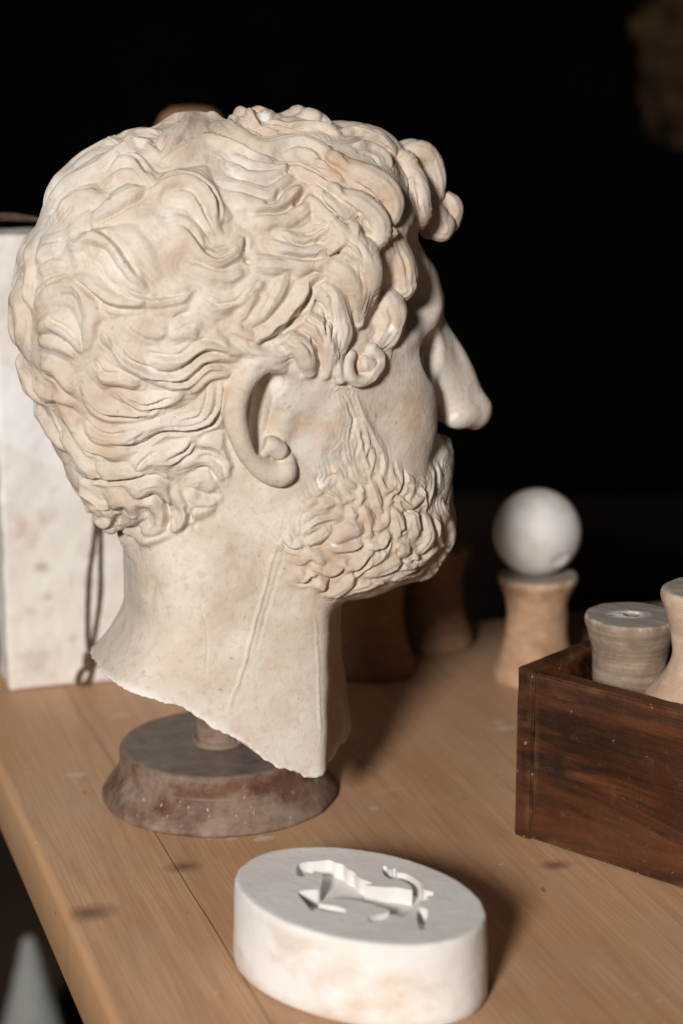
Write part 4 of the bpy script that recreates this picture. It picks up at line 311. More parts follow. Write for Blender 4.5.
HORSE = [(40.36,1.39),(39.5,2.28),(38.67,2.99),(37.9,3.52),(37.18,3.83),(35.99,3.82),(34.94,3.26),(34.45,2.36),(34.8,1.36),(35.64,0.06),(36.44,-1.23),(36.69,-2.2),(36.19,-2.71),(35.23,-2.95),(34.06,-3.11),(32.91,-3.38),(31.87,-4.1),(30.8,-5.07),(29.61,-5.68),(28.19,-5.32),(27.51,-4.76),(26.74,-3.95),(25.91,-2.94),(25.04,-1.79),(24.15,-0.56),(23.28,0.71),(22.45,1.96),(21.67,3.13),(20.99,4.17),(20.42,5.03),(19.5,6.32),(18.78,7.29),(18.29,8.08),(18.06,8.84),(18.11,9.7),(18.49,10.52),(19.19,11.35),(20.07,12.2),(21.01,13.05),(21.86,13.88),(22.5,14.71),(23.38,15.86),(24.23,16.94),(24.58,18.1),(23.95,19.48),(23.36,20.07),(22.56,20.72),(21.58,21.42),(20.47,22.14),(19.26,22.89),(18,23.63),(16.71,24.38),(15.45,25.09),(14.26,25.78),(13.16,26.41),(12.2,26.99),(10.84,27.85),(9.54,28.7),(8.31,29.5),(7.19,30.21),(6.19,30.78),(5.36,31.18),(4.72,31.36),(4.36,30.67),(4.83,29.09),(4.62,27.82),(3.82,27.52),(2.71,27.42),(1.39,27.39),(-0.05,27.29),(-1.52,27),(-2.54,26.7),(-3.73,26.34),(-5.01,25.92),(-6.29,25.47),(-7.51,25),(-8.59,24.51),(-9.44,24.03),(-10,23.56),(-10.25,22.53),(-9.72,21.41),(-8.72,20.39),(-7.6,19.66),(-6.65,19.33),(-5.53,19.16),(-4.27,19.13),(-2.88,19.23),(-1.41,19.46),(-0.36,19.75),(0.84,20.21),(2.13,20.78),(3.45,21.37),(4.71,21.91),(5.86,22.33),(6.82,22.55),(7.52,22.5),(8.2,21.82),(8.49,20.59),(8.43,19.08),(8.07,17.49),(7.44,16.09),(6.87,15.3),(6.13,14.5),(5.25,13.69),(4.26,12.9),(3.22,12.13),(2.15,11.41),(1.09,10.73),(0.08,10.13),(-1.05,9.52),(-2.22,8.97),(-3.41,8.48),(-4.6,8.05),(-5.79,7.67),(-6.94,7.35),(-8.06,7.07),(-9.26,6.83),(-10.37,6.67),(-11.45,6.59),(-12.56,6.56),(-13.78,6.56),(-15.17,6.57),(-16.29,6.55),(-17.59,6.49),(-19.02,6.42),(-20.49,6.36),(-21.93,6.35),(-23.28,6.39),(-24.46,6.53),(-25.39,6.77),(-26.02,7.16),(-26.32,7.92),(-26.16,8.94),(-25.67,10.14),(-24.99,11.42),(-24.27,12.71),(-23.62,13.9),(-23.2,14.92),(-22.74,16.39),(-22.37,17.66),(-22.18,18.78),(-22.27,19.76),(-22.73,20.74),(-23.49,21.67),(-24.4,22.29),(-25.34,22.35),(-26.02,21.99),(-26.81,21.35),(-27.62,20.5),(-28.39,19.5),(-29.03,18.42),(-29.47,17.31),(-29.6,16.24),(-29.53,14.99),(-29.33,13.63),(-29.1,12.28),(-28.92,11.03),(-28.87,9.96),(-29.04,9.17),(-29.96,8.6),(-31.36,8.68),(-32.78,8.9),(-33.81,8.72),(-34.23,8.01),(-34.31,7.04),(-34.31,5.93),(-34.47,4.78),(-34.72,3.64),(-34.98,2.25),(-35.32,0.92),(-35.8,-0.03),(-36.48,-0.29),(-37.04,0.01),(-37.7,0.63),(-38.43,1.49),(-39.22,2.51),(-40.04,3.62),(-40.88,4.75),(-41.7,5.82),(-42.5,6.76),(-43.3,7.65),(-44.16,8.6),(-45.03,9.57),(-45.9,10.51),(-46.74,11.4),(-47.53,12.19),(-48.24,12.85),(-48.86,13.33),(-50.88,14.09),(-51.41,12.92),(-51.13,12.29),(-50.66,11.47),(-50.05,10.5),(-49.33,9.42),(-48.56,8.29),(-47.78,7.14),(-47.04,6.02),(-46.37,4.99),(-45.83,4.07),(-45.22,2.85),(-44.73,1.71),(-44.32,0.64),(-43.94,-0.36),(-43.54,-1.3),(-43.06,-2.18),(-42.42,-3.17),(-41.76,-4.08),(-41.05,-4.88),(-40.28,-5.57),(-39.41,-6.11),(-38.38,-6.37),(-37.22,-6.36),(-36,-6.29),(-34.84,-6.36),(-33.81,-6.77),(-33.01,-7.48),(-32.18,-8.44),(-31.42,-9.54),(-30.78,-10.68),(-30.34,-11.73),(-30.18,-12.6),(-30.76,-13.56),(-32.03,-14.32),(-33.29,-14.96),(-33.85,-15.58),(-33.29,-16.17),(-32.07,-16.68),(-30.77,-17.19),(-30.01,-17.78),(-30.24,-18.69),(-31.06,-19.68),(-31.49,-20.76),(-31.31,-21.74),(-30.91,-22.86),(-30.29,-23.85),(-29.47,-24.49),(-28.59,-24.55),(-27.5,-24.3),(-26.32,-23.93),(-25.14,-23.67),(-24.08,-23.74),(-23.19,-24.21),(-22.39,-24.92),(-21.61,-25.79),(-20.76,-26.69),(-19.77,-27.52),(-18.81,-28.17),(-17.77,-28.85),(-16.67,-29.52),(-15.51,-30.18),(-14.33,-30.79),(-13.13,-31.34),(-12.05,-31.78),(-10.91,-32.21),(-9.73,-32.61),(-8.55,-32.97),(-7.4,-33.27),(-6.32,-33.48),(-5.34,-33.6),(-4.14,-33.47),(-3.08,-33.07),(-2.11,-32.58),(-1.21,-32.21),(-0.31,-32.16),(0.84,-32.78),(1.96,-33.86),(2.94,-34.89),(3.68,-35.35),(3.98,-34.55),(3.92,-33.05),(4.33,-32.17),(5.13,-32.4),(6.25,-33.04),(7.48,-33.81),(8.57,-34.43),(9.31,-34.61),(9.9,-33.9),(9.92,-32.51),(9.21,-30.88),(8.58,-30.12),(7.73,-29.24),(6.72,-28.29),(5.62,-27.34),(4.5,-26.44),(3.43,-25.65),(2.49,-25.01),(1.29,-24.34),(0.11,-23.85),(-1,-23.52),(-1.98,-23.35),(-2.8,-23.34),(-3.56,-23.9),(-3.94,-24.89),(-4.7,-25.62),(-5.54,-25.77),(-6.58,-25.81),(-7.72,-25.76),(-8.88,-25.64),(-9.99,-25.47),(-11.04,-25.28),(-12.1,-25.04),(-13.15,-24.73),(-14.18,-24.33),(-15.19,-23.81),(-16.26,-23.08),(-17.41,-22.14),(-18.49,-21.16),(-19.36,-20.26),(-19.87,-19.6),(-19.64,-19.06),(-18.04,-18.85),(-17.25,-18.68),(-16.27,-18.52),(-15.18,-18.34),(-14.01,-18.1),(-12.82,-17.78),(-11.68,-17.32),(-10.73,-16.79),(-9.79,-16.14),(-8.83,-15.41),(-7.86,-14.63),(-6.87,-13.86),(-5.85,-13.13),(-4.81,-12.48),(-3.65,-11.84),(-2.33,-11.15),(-0.97,-10.47),(0.36,-9.85),(1.54,-9.35),(2.5,-9.04),(3.13,-8.97),(3.1,-9.61),(2.13,-10.92),(1.2,-12.37),(1.27,-13.41),(1.9,-13.66),(2.83,-13.79),(3.99,-13.84),(5.29,-13.84),(6.66,-13.83),(8.01,-13.86),(9.27,-13.97),(10.35,-14.18),(11.59,-14.67),(12.73,-15.32),(13.8,-16.05),(14.82,-16.78),(15.8,-17.44),(16.77,-17.95),(17.88,-18.3),(18.92,-18.48),(19.92,-18.58),(20.94,-18.71),(22,-19),(22.96,-19.42),(23.96,-19.96),(24.99,-20.55),(25.99,-21.13),(26.95,-21.6),(27.82,-21.91),(28.93,-21.99),(29.88,-21.79),(30.81,-21.51),(31.82,-21.36),(33,-21.48),(34.26,-21.73),(35.5,-21.89),(36.6,-21.74),(37.52,-21.17),(38.33,-20.32),(39.06,-19.34),(39.78,-18.39),(40.47,-17.48),(41.12,-16.53),(41.74,-15.6),(42.37,-14.74),(43.26,-13.82),(44.14,-12.99),(44.87,-11.95),(45.39,-10.96),(45.89,-9.86),(46.17,-8.61),(46.01,-7.18),(45.63,-6.21),(45.06,-5.11),(44.34,-3.93),(43.54,-2.73),(42.72,-1.58),(41.94,-0.53),(41.24,0.36)]
def catmull(P, step):
    P = np.asarray(P, float)
    if len(P) == 2:
        n = max(2, int(np.linalg.norm(P[1] - P[0]) / step) + 1); return P[0] + np.linspace(0, 1, n)[:, None] * (P[1] - P[0])
    Q = np.vstack([2 * P[0] - P[1], P, 2 * P[-1] - P[-2]]); out = []
    for i in range(1, len(Q) - 2):
        p0, p1, p2, p3 = Q[i - 1:i + 3]; n = max(2, int(np.linalg.norm(p2 - p1) / step) + 1)
        t = np.linspace(0, 1, n, endpoint=False)[:, None]
        out.append(.5 * (2 * p1 + (p2 - p0) * t + (2 * p0 - 5 * p1 + 4 * p2 - p3) * t * t + (3 * p1 - p0 - 3 * p2 + p3) * t ** 3))
    return np.vstack(out + [P[-1:]])
def inpoly(x, z, poly):
    # signed distance (negative inside) to a polygon of the side view
    d = np.full(len(x), 1e9); ins = np.zeros(len(x), bool)
    for (ax, az), (bx, bz) in zip(poly, poly[1:] + poly[:1]):
        ex, ez = bx - ax, bz - az; t = np.clip(((x - ax) * ex + (z - az) * ez) / (ex * ex + ez * ez + 1e-9), 0, 1)
        d = np.minimum(d, np.hypot(x - ax - t * ex, z - az - t * ez))
        c = (az > z) != (bz > z); xi = ax + (z - az) / np.where(ez == 0, 1e-9, ez) * ex; ins ^= c & (x < xi)
    return np.where(ins, -d, d)
def carve(V, N, strokes, hairpoly, beardpoly):
    # every lock is a rounded ridge with fine grooves along it; creases are cut in between
    nV = len(V); H = np.zeros(nV); cut = np.zeros(nV)
    d1 = np.full(nV, 60.); d2 = np.full(nV, 60.); G = np.zeros(nV); h1 = np.zeros(nV); l1 = np.zeros(nV)
    M = V.copy(); M[:, 1] = -np.abs(M[:, 1]); NM = N.copy(); NM[:, 1] *= np.where(V[:, 1] > 0, -1, 1)
    for si, (kind, w, h, pts) in enumerate(strokes):
        P = catmull(pts, 3.5); m = 24. if kind == 'R' else 3.5 * w + 2
        sel = np.where(((M > P.min(0) - m) & (M < P.max(0) + m)).all(1))[0]
        if not len(sel): continue
        A, B = P[:-1], P[1:]; X = M[sel].astype(np.float32); n = NM[sel].astype(np.float32)
        L = np.concatenate([[0], np.cumsum(np.linalg.norm(B - A, axis=1))]); tot = L[-1]
        bd = np.full(len(sel), 1e9, np.float32); bs = np.zeros(len(sel), np.float32); bi = np.zeros(len(sel), int)
        for i in range(len(A)):
            a = A[i].astype(np.float32); ab = (B[i] - A[i]).astype(np.float32); l = float(np.linalg.norm(ab)) + 1e-9
            dv = X - a; t = np.clip((dv @ ab) / l ** 2, 0, 1)
            d = ((dv - t[:, None] * ab) ** 2).sum(1); mm = d < bd
            bd[mm] = d[mm]; bs[mm] = L[i] + t[mm] * l; bi[mm] = i
        ab = (B - A)[bi]; dv = X - A[bi]; tt = np.clip((dv * ab).sum(1) / ((ab ** 2).sum(1) + 1e-9), 0, 1)
        dv = dv - tt[:, None] * ab; dv = dv - (dv * n).sum(1)[:, None] * n
        bd = np.linalg.norm(dv, axis=1); bl = np.sign((np.cross(ab, dv) * n).sum(1)) * bd
        s = bs / tot
        if kind == 'R':
            e = np.clip(np.minimum(s / .25, (1 - s) / .25), 0, 1); e = .3 + .7 * e * (2 - e)
            q = bl / (w * (.7 + .3 * e)); prof = np.clip(1 - q * q / 1.7, 0, 1) ** 1.5
            new = h * e * prof; k = 1.4; a = H[sel]; hh = np.clip(.5 + .5 * (new - a) / k, 0, 1)
            H[sel] = a + (new - a) * hh + k * hh * (1 - hh) * np.clip(new / .8, 0, 1)
            dn = bd / (w / 4.) ** .4 + (1 - e) * 1.2
            ph = 2 * np.pi * bl / (2.5 + .6 * ((si * 7) % 5) / 5 + .05 * w) + si + .9 * np.sin(bs * .11 + si)
            g = (1 - 2 * np.abs(np.sin(ph / 2)) ** 3) * (.6 + .4 * np.sin(bs * .15 + si * 1.7)) * np.exp(-(bd / 11.) ** 2)
            o1 = d1[sel]; o2 = d2[sel]; mm = dn < o1
            d2[sel] = np.where(mm, o1, np.minimum(o2, dn)); d1[sel] = np.where(mm, dn, o1)
            G[sel] = np.where(mm, g, G[sel]); h1[sel] = np.where(mm, h * e, h1[sel]); l1[sel] = np.where(mm, bl, l1[sel])
        else:
            e = np.clip(np.minimum(s / .25, (1 - s) / .25), 0, 1); e = e * (2 - e)
            q = bl / (w * (.6 + .4 * e)); c = h * e * (np.exp(-q * q * 1.4) - .2 * np.exp(-((np.abs(q) - 2.0) / .8) ** 2))
            o = cut[sel]; cut[sel] = np.where(np.abs(c) > np.abs(o), c, o)
    t = np.clip(2 * d1 / (d1 + d2 + 1e-6), 0, 1)
    f = (1 - t ** 3.2) + .4 * t ** 3.2 * np.clip(.5 + l1 / 3., 0, 1) * np.exp(-(d1 / 6.) ** 2)
    lock = h1 * f
    H = np.where(M[:, 2] + .2 * M[:, 0] < -20, .75 * H, H)
    sh = inpoly(M[:, 0], M[:, 2], hairpoly); sb = inpoly(M[:, 0], M[:, 2], beardpoly)
    mh = np.clip(.5 - sh / 3., 0, 1); mb = np.clip(.4 - sb / 13., 0, 1); mask = np.maximum(mh, mb)
    mask = mask * mask * (3 - 2 * mask)
    return mask, lock, H, G, cut
# ---------------------------------------------------------------- signed distance toolkit (millimetres, head frame)
def smin(a, b, k):
    h = np.clip(0.5 + 0.5 * (b - a) / k, 0, 1)
    return b + (a - b) * h - k * h * (1 - h)
class Grid:
    def __init__(s, lo, hi, vox):
        s.vox = vox
        s.ax = [np.arange(lo[i], hi[i] + vox * .5, vox, dtype=np.float32) for i in range(3)]
        s.shape = tuple(len(a) for a in s.ax)
        s.D = np.full(s.shape, 40., np.float32)
    def box(s, lo, hi):
        sl = []
        for i in range(3):
            a = max(0, int(np.searchsorted(s.ax[i], lo[i]))); b = min(s.shape[i], int(np.searchsorted(s.ax[i], hi[i])))
            if b <= a: return None, None
            sl.append(slice(a, b))
        P = np.meshgrid(*[s.ax[i][sl[i]] for i in range(3)], indexing='ij', sparse=True)
        return tuple(sl), P
    def add(s, fn, lo, hi, k=6., sub=False):
        m = k + 6
        sl, P = s.box([v - m for v in lo], [v + m for v in hi])
        if sl is None: return
        d = fn(*P).astype(np.float32)
        if sub: s.D[sl] = -smin(-s.D[sl], d, k)
        else: s.D[sl] = smin(s.D[sl], d, k)
    def ell(s, c, r, k=6., sub=False, rot=0.):
        c = np.array(c, float); r = np.array(r, float); ca, sa = np.cos(rot), np.sin(rot)
        def f(x, y, z):
            X = x - c[0]; Z = z - c[2]; Y = y - c[1]
            if rot: X, Z = X * ca + Z * sa, -X * sa + Z * ca
            k0 = np.sqrt((X / r[0]) ** 2 + (Y / r[1]) ** 2 + (Z / r[2]) ** 2)
            k1 = np.sqrt((X / r[0] ** 2) ** 2 + (Y / r[1] ** 2) ** 2 + (Z / r[2] ** 2) ** 2) + 1e-9
            return k0 * (k0 - 1) / k1
        R = r if not rot else np.array([max(r[0], r[2]), r[1], max(r[0], r[2])])
        s.add(f, c - R, c + R, k, sub)
    def cone(s, a, b, ra, rb, k=6., sub=False):
        a = np.array(a, float); b = np.array(b, float); ab = b - a; L2 = ab @ ab + 1e-9
        def f(x, y, z):
            t = np.clip(((x - a[0]) * ab[0] + (y - a[1]) * ab[1] + (z - a[2]) * ab[2]) / L2, 0, 1)
            return np.sqrt((x - a[0] - t * ab[0]) ** 2 + (y - a[1] - t * ab[1]) ** 2 + (z - a[2] - t * ab[2]) ** 2) - (ra + (rb - ra) * t)
        m = max(ra, rb)
        s.add(f, np.minimum(a, b) - m, np.maximum(a, b) + m, k, sub)
    def chain(s, pts, k=5., kk=2.):
        # (x, y, z, r) polyline turned into a smooth tube, blended once into the field
        pts = catmull(pts, 3.); m = pts[:, 3].max() + k + 6
        sl, P = s.box(pts[:, :3].min(0) - m, pts[:, :3].max(0) + m)
        if sl is None: return
        x, y, z = P; d = None
        for a, b in zip(pts[:-1], pts[1:]):
            ab = (b - a)[:3]; L2 = ab @ ab + 1e-9
            t = np.clip(((x - a[0]) * ab[0] + (y - a[1]) * ab[1] + (z - a[2]) * ab[2]) / L2, 0, 1)
            e = np.sqrt((x - a[0] - t * ab[0]) ** 2 + (y - a[1] - t * ab[1]) ** 2 + (z - a[2] - t * ab[2]) ** 2) - (a[3] + (b[3] - a[3]) * t)
            d = e if d is None else np.minimum(d, e)
        s.D[sl] = smin(s.D[sl], d.astype(np.float32), k)
def surface_nets(D, ax):
    S = D < 0
    n = np.array(D.shape)
    c = S[:-1, :-1, :-1].astype(np.int8)
    cnt = np.zeros(tuple(n - 1), np.int8)
    for i in (0, 1):
        for j in (0, 1):
            for k in (0, 1):
                cnt += S[i:n[0] - 1 + i, j:n[1] - 1 + j, k:n[2] - 1 + k]
    act = np.argwhere((cnt > 0) & (cnt < 8))
    idx = np.full(tuple(n - 1), -1, np.int32); idx[tuple(act.T)] = np.arange(len(act))
    acc = np.zeros((len(act), 3)); num = np.zeros(len(act))
    co = [(i, j, k) for i in (0, 1) for j in (0, 1) for k in (0, 1)]
    val = {o: D[act[:, 0] + o[0], act[:, 1] + o[1], act[:, 2] + o[2]] for o in co}
    for o in co:
        for a in range(3):
            if o[a] == 0:
                p = list(o); p[a] = 1; v0, v1 = val[o], val[tuple(p)]
                m = (v0 < 0) != (v1 < 0)
                t = np.where(m, v0 / np.where(m, v0 - v1, 1), 0)
                q = np.tile(np.array(o, float), (len(act), 1)); q[:, a] = t
                acc[m] += q[m]; num[m] += 1
    P = act + acc / num[:, None]
    V = np.stack([ax[i][0] + P[:, i] * (ax[i][1] - ax[i][0]) for i in range(3)], 1)
    F = []
    for a in range(3):
        b, cc = (a + 1) % 3, (a + 2) % 3
        s0 = [slice(None)] * 3; s1 = [slice(None)] * 3; s0[a] = slice(0, -1); s1[a] = slice(1, None)
        A, B = S[tuple(s0)], S[tuple(s1)]
        e = np.argwhere(A != B)
        e = e[(e[:, b] > 0) & (e[:, cc] > 0) & (e[:, b] < n[b] - 1) & (e[:, cc] < n[cc] - 1)]
        q = []
        for db, dc in ((-1, -1), (0, -1), (0, 0), (-1, 0)):
            g = e.copy(); g[:, b] += db; g[:, cc] += dc; q.append(idx[tuple(g.T)])
        q = np.stack(q, 1)
        ins = A[tuple(e.T)]
        q[~ins] = q[~ins][:, ::-1]
        F.append(q)
    return V, np.concatenate(F)
def normals(V, F):
    n = np.cross(V[F[:, 2]] - V[F[:, 0]], V[F[:, 3]] - V[F[:, 1]])
    N = np.zeros_like(V)
    for i in range(4):
        for a in range(3): N[:, a] += np.bincount(F[:, i], n[:, a], len(V))
    return N / (np.linalg.norm(N, axis=1, keepdims=True) + 1e-12)
def edges_of(F):
    e = np.concatenate([F[:, [0, 1]], F[:, [1, 2]], F[:, [2, 3]], F[:, [3, 0]]])
    e.sort(1)
    return np.unique(e, axis=0)
def smooth(V, E, it, lam=.5):
    deg = np.bincount(E.ravel(), minlength=len(V)).astype(float)[:, None]
    for _ in range(it):
        S = np.zeros_like(V)
        for a in range(V.shape[1]):
            S[:, a] = np.bincount(E[:, 0], V[E[:, 1], a], len(V)) + np.bincount(E[:, 1], V[E[:, 0], a], len(V))
        V = V + lam * (S / deg - V)
    return V
def base_field(vox, CURLS=(), CARVES=()):
    g = Grid((-150, -102, -235), (185, 0, 195), vox)
    # skull under its cap of hair
    g.ell((-1, 0, 57), (115, 82, 107.5), 1)
    g.ell((52, 0, 104), (63, 73, 59), 12)
    g.ell((-52, 0, 62), (64, 72, 92), 18, rot=-.12)
    g.ell((-45, 0, -14), (55, 62, 52), 16)
    # neck, flared to the cut
    def neck(x, y, z):
        t = np.clip((-z - 40) / 170., 0, 1.2)
        fl = np.clip((-z - 118) / 90., 0, 1) ** 2
        cx = 4 + 2 * t; rx = 66 + 6 * fl; ry = 61 + 11 * fl
        bk = np.clip((-z - 118) / 34., 0, 1.3) ** 1.7 * 22 * np.clip(-x / 60, 0, 1)
        rx = rx + bk
        X = np.abs(x - cx) / rx; Y = np.abs(y) / ry
        e = 3.
        rr = (X ** e + Y ** e) ** (1 / e)
        d = (rr - 1) * np.minimum(rx, ry)
        d = -smin(-d, -(.906 * x + .42 * np.abs(y) - 64.5 - 10 * fl * np.clip(1 - np.abs(y) / 55, 0, 1)), 5.)
        return np.maximum(d, z + 20)
    g.add(neck, (-90, -80, -235), (95, 0, 0), 8)
    # face
    g.ell((30, 0, 20), (98, 72, 78), 10)
    g.ell((26, 0, -16), (92, 70, 60), 10)
    g.cone((107, 0, 66), (105, 0, 40), 25, 27, 16)
    g.ell((83, -27, -10), (38.5, 31, 46), 12)
    g.ell((118, -31, 28), (19, 16, 14), 5, sub=True)
    g.chain([(126.5, 0, 57, 8), (119, -18, 56, 7.5), (107, -36, 51, 7), (90, -47, 42, 6)], 10)
    g.ell((99, -28, 24), (13.5, 14, 12), 3)
    g.chain([(108, -16, 27, 2.6), (110.5, -26, 32, 3), (107, -36, 31, 3), (97, -45, 24, 2.6)], 2)
    g.chain([(108, -16, 25, 2.4), (108, -27, 18, 2.6), (103, -38, 18, 2.6), (97, -44, 22, 2.4)], 2.5)
    # nose
    g.chain([(128, 0, 46, 5.5), (145, 0, 20, 7.6), (158, 0, -10, 8)], 8)
    g.cone((127, -5, 34), (150, -5.5, -11), 8, 8, 10)
    g.cone((124, -8, 24), (141, -10.5, -12), 9, 7, 10)
    g.ell((158, 0, -14.5), (9.6, 9.5, 9.5), 9)
    g.ell((144, -10.5, -13), (9, 6, 6.5), 7)
    g.ell((152, -6, -25), (7, 3.5, 3.5), 2.5, sub=True)
    # mouth, moustache, chin
    g.ell((112, 0, -45), (28, 36, 30), 8)
    g.chain([(137, -1, -32, 5), (133, -9, -39, 6.5), (123, -25, -53, 6.5), (112, -37, -69, 6)], 4)
    g.cone((131, 0, -54), (127, -12, -56), 7, 5, 3)
    g.ell((104, 0, -80), (37, 38, 27), 8)
    # beard mass along the jaw
    g.chain([(20, -50, -40, 16), (36, -46, -74, 24), (62, -38, -84, 29), (92, -20, -80, 30), (108, 0, -78, 28)], 16)
    g.ell((62, -33, -58), (54, 34, 48), 14)
    g.ell((72, 0, -90), (56, 44, 32), 10)
    g.ell((118, -50, 78), (32, 29, 34), 8, sub=True)
    for c in CURLS:
        g.chain(*c)
    for c, r, k, rot in CARVES:
        g.ell(c, r, k, True, rot)
    return g
def finish(g):
    # slanting cut below the neck, hollow cast
    def cut(x, y, z):
        zc = np.interp(x, [-100, -84, -45, -8, 10, 25, 45, 70, 95], [-149, -152, -164, -190, -203, -212, -211, -210, -208])
        zc = zc + 1.3 * np.sin(x * .21 + y * .13) * np.clip((x + 70) / 60, .2, 1) + .7 * np.clip((x + 80) / 60, .2, 1) * np.sin(x * .57 - y * .41 + 1.3) * np.sin(x * .17 + .5) + .35 * np.sin(x * 1.13 + y * .71 + 2 * np.sin(x * .3)) 
        return zc - z
    X, Y, Z = np.meshgrid(*g.ax, indexing='ij', sparse=True)
    g.D = np.maximum(g.D, cut(X, Y, Z).astype(np.float32))
    def hollow(x, y, z):
        rr = ((np.abs(x - 5) / (60 + np.clip(-z - 130, 0, 90) * .08)) ** 2.5 + (np.abs(y) / (52 + np.clip(-z - 130, 0, 90) * .06)) ** 2.5) ** .4
        return np.maximum(np.maximum((rr - 1) * 50, .906 * x + .42 * np.abs(y) - 50), z + 110)
    g.D = np.maximum(g.D, -hollow(X, Y, Z).astype(np.float32))
    D = np.concatenate([g.D, g.D[:, -2::-1, :]], 1)
    ya = np.concatenate([g.ax[1], -g.ax[1][-2::-1]])
    return D, [g.ax[0], ya, g.ax[2]]
# ================================================================= scene helpers (metres from here on)
sc = bpy.context.scene
COL = sc.collection
MMS = .001
def link(name, me, parent=None, mat=None):
    o = bpy.data.objects.new(name, me); COL.objects.link(o)
    if parent: o.parent = parent
    if mat: me.materials.append(mat)
    return o
def tag(o, label, cat, group=None, kind=None):
    o['label'] = label; o['category'] = cat
    if group: o['group'] = group
    if kind: o['kind'] = kind
    return o
def empty(name, loc=(0, 0, 0), rz=0.):
    o = bpy.data.objects.new(name, None); o.location = loc; o.rotation_euler = (0, 0, rz); o.empty_display_size = .02
    COL.objects.link(o); return o
def mesh_from(name, V, F, smooth_shade=True):
    me = bpy.data.meshes.new(name); V = np.asarray(V, np.float32); F = np.asarray(F, np.int32); k = F.shape[1]
    me.vertices.add(len(V)); me.vertices.foreach_set('co', V.ravel())
    me.loops.add(F.size); me.loops.foreach_set('vertex_index', F.ravel())
    me.polygons.add(len(F)); me.polygons.foreach_set('loop_start', np.arange(0, F.size, k, dtype=np.int32))
    me.polygons.foreach_set('use_smooth', np.full(len(F), smooth_shade)); me.update(calc_edges=True); me.validate()
    return me
def bm_mesh(name, bm, smooth_shade=True):
    me = bpy.data.meshes.new(name); bm.normal_update(); bm.to_mesh(me); bm.free()
    for p in me.polygons: p.use_smooth = smooth_shade
    return me
def vnoise(P, scale, seed=0):
    # smooth value noise, -1..1
    P = np.asarray(P, float) * scale + 37.1 + seed * 11.3; i = np.floor(P).astype(np.int64); f = P - i; f = f * f * (3 - 2 * f); o = 0
    for a in (0, 1):
        for b in (0, 1):
            for c in (0, 1):
                h = (i[:, 0] + a) * 374761393 + (i[:, 1] + b) * 668265263 + (i[:, 2] + c) * 2147483647 + seed * 1274126177
                h = (h ^ (h >> 13)) * 1274126177 & 0x7fffffff; h = (h ^ (h >> 16)) & 0xffff
                o = o + (h / 32767.5 - 1) * np.where(a, f[:, 0], 1 - f[:, 0]) * np.where(b, f[:, 1], 1 - f[:, 1]) * np.where(c, f[:, 2], 1 - f[:, 2])
    return o
# ----------------------------------------------------------------- node helper
class Mat:
    def __init__(s, name, rough=.8, spec=.3):
        s.m = bpy.data.materials.new(name); s.m.use_nodes = True; s.nt = s.m.node_tree
        s.b = s.nt.nodes['Principled BSDF']; s.b.inputs['Roughness'].default_value = rough; s.b.inputs['Specular IOR Level'].default_value = spec
        s.tc = s.nt.nodes.new('ShaderNodeTexCoord'); s.co = s.tc.outputs['Object']
    def node(s, t, **k):
        n = s.nt.nodes.new(t)
        for a, v in k.items(): setattr(n, a, v)
        return n
    def inp(s, sock, v):
        if isinstance(v, bpy.types.NodeSocket): s.nt.links.new(v, sock)
        else: sock.default_value = v
    def mapped(s, scale=(1, 1, 1), rot=(0, 0, 0), loc=(0, 0, 0), co=None):
        n = s.node('ShaderNodeMapping'); s.inp(n.inputs['Vector'], co or s.co)
        n.inputs['Scale'].default_value = scale; n.inputs['Rotation'].default_value = rot; n.inputs['Location'].default_value = loc
        return n.outputs[0]
    def noise(s, scale, detail=4, rough=.55, co=None, dist=0.):
        n = s.node('ShaderNodeTexNoise'); s.inp(n.inputs['Vector'], co or s.co)
        n.inputs['Scale'].default_value = scale; n.inputs['Detail'].default_value = detail; n.inputs['Roughness'].default_value = rough; n.inputs['Distortion'].default_value = dist
        return n.outputs['Fac']
    def ramp(s, f, *st):
        n = s.node('ShaderNodeValToRGB'); s.inp(n.inputs[0], f); e = n.color_ramp.elements
        while len(e) < len(st): e.new(.5)
        for q, (p, c) in zip(e, st):
            q.position = p; q.color = (c, c, c, 1) if not hasattr(c, '__len__') else (*c, 1)
        return n.outputs[0]
    def mix(s, f, a, b, mode='MIX'):
        n = s.node('ShaderNodeMix', data_type='RGBA', blend_type=mode); s.inp(n.inputs[0], f)
        for i, v in ((6, a), (7, b)):
            if isinstance(v, tuple) and len(v) == 3: v = (*v, 1)
            s.inp(n.inputs[i], v)
        return n.outputs[2]
    def math(s, op, a, b=0., c=None):
        n = s.node('ShaderNodeMath', operation=op); s.inp(n.inputs[0], a); s.inp(n.inputs[1], b)
        if c is not None: s.inp(n.inputs[2], c)
        return n.outputs[0]
    def attr(s, name):
        n = s.node('ShaderNodeAttribute', attribute_name=name); return n.outputs['Fac']
    def bump(s, h, strength=.3, dist=.001, prev=None):
        n = s.node('ShaderNodeBump'); s.inp(n.inputs['Height'], h); n.inputs['Strength'].default_value = strength; n.inputs['Distance'].default_value = dist
        if prev is not None: s.inp(n.inputs['Normal'], prev)
        return n.outputs[0]
    def out(s, color, bump=None, rough=None):
        s.inp(s.b.inputs['Base Color'], color if not isinstance(color, tuple) else (*color, 1))
        if bump is not None: s.inp(s.b.inputs['Normal'], bump)
        if rough is not None: s.inp(s.b.inputs['Roughness'], rough)
        return s.m
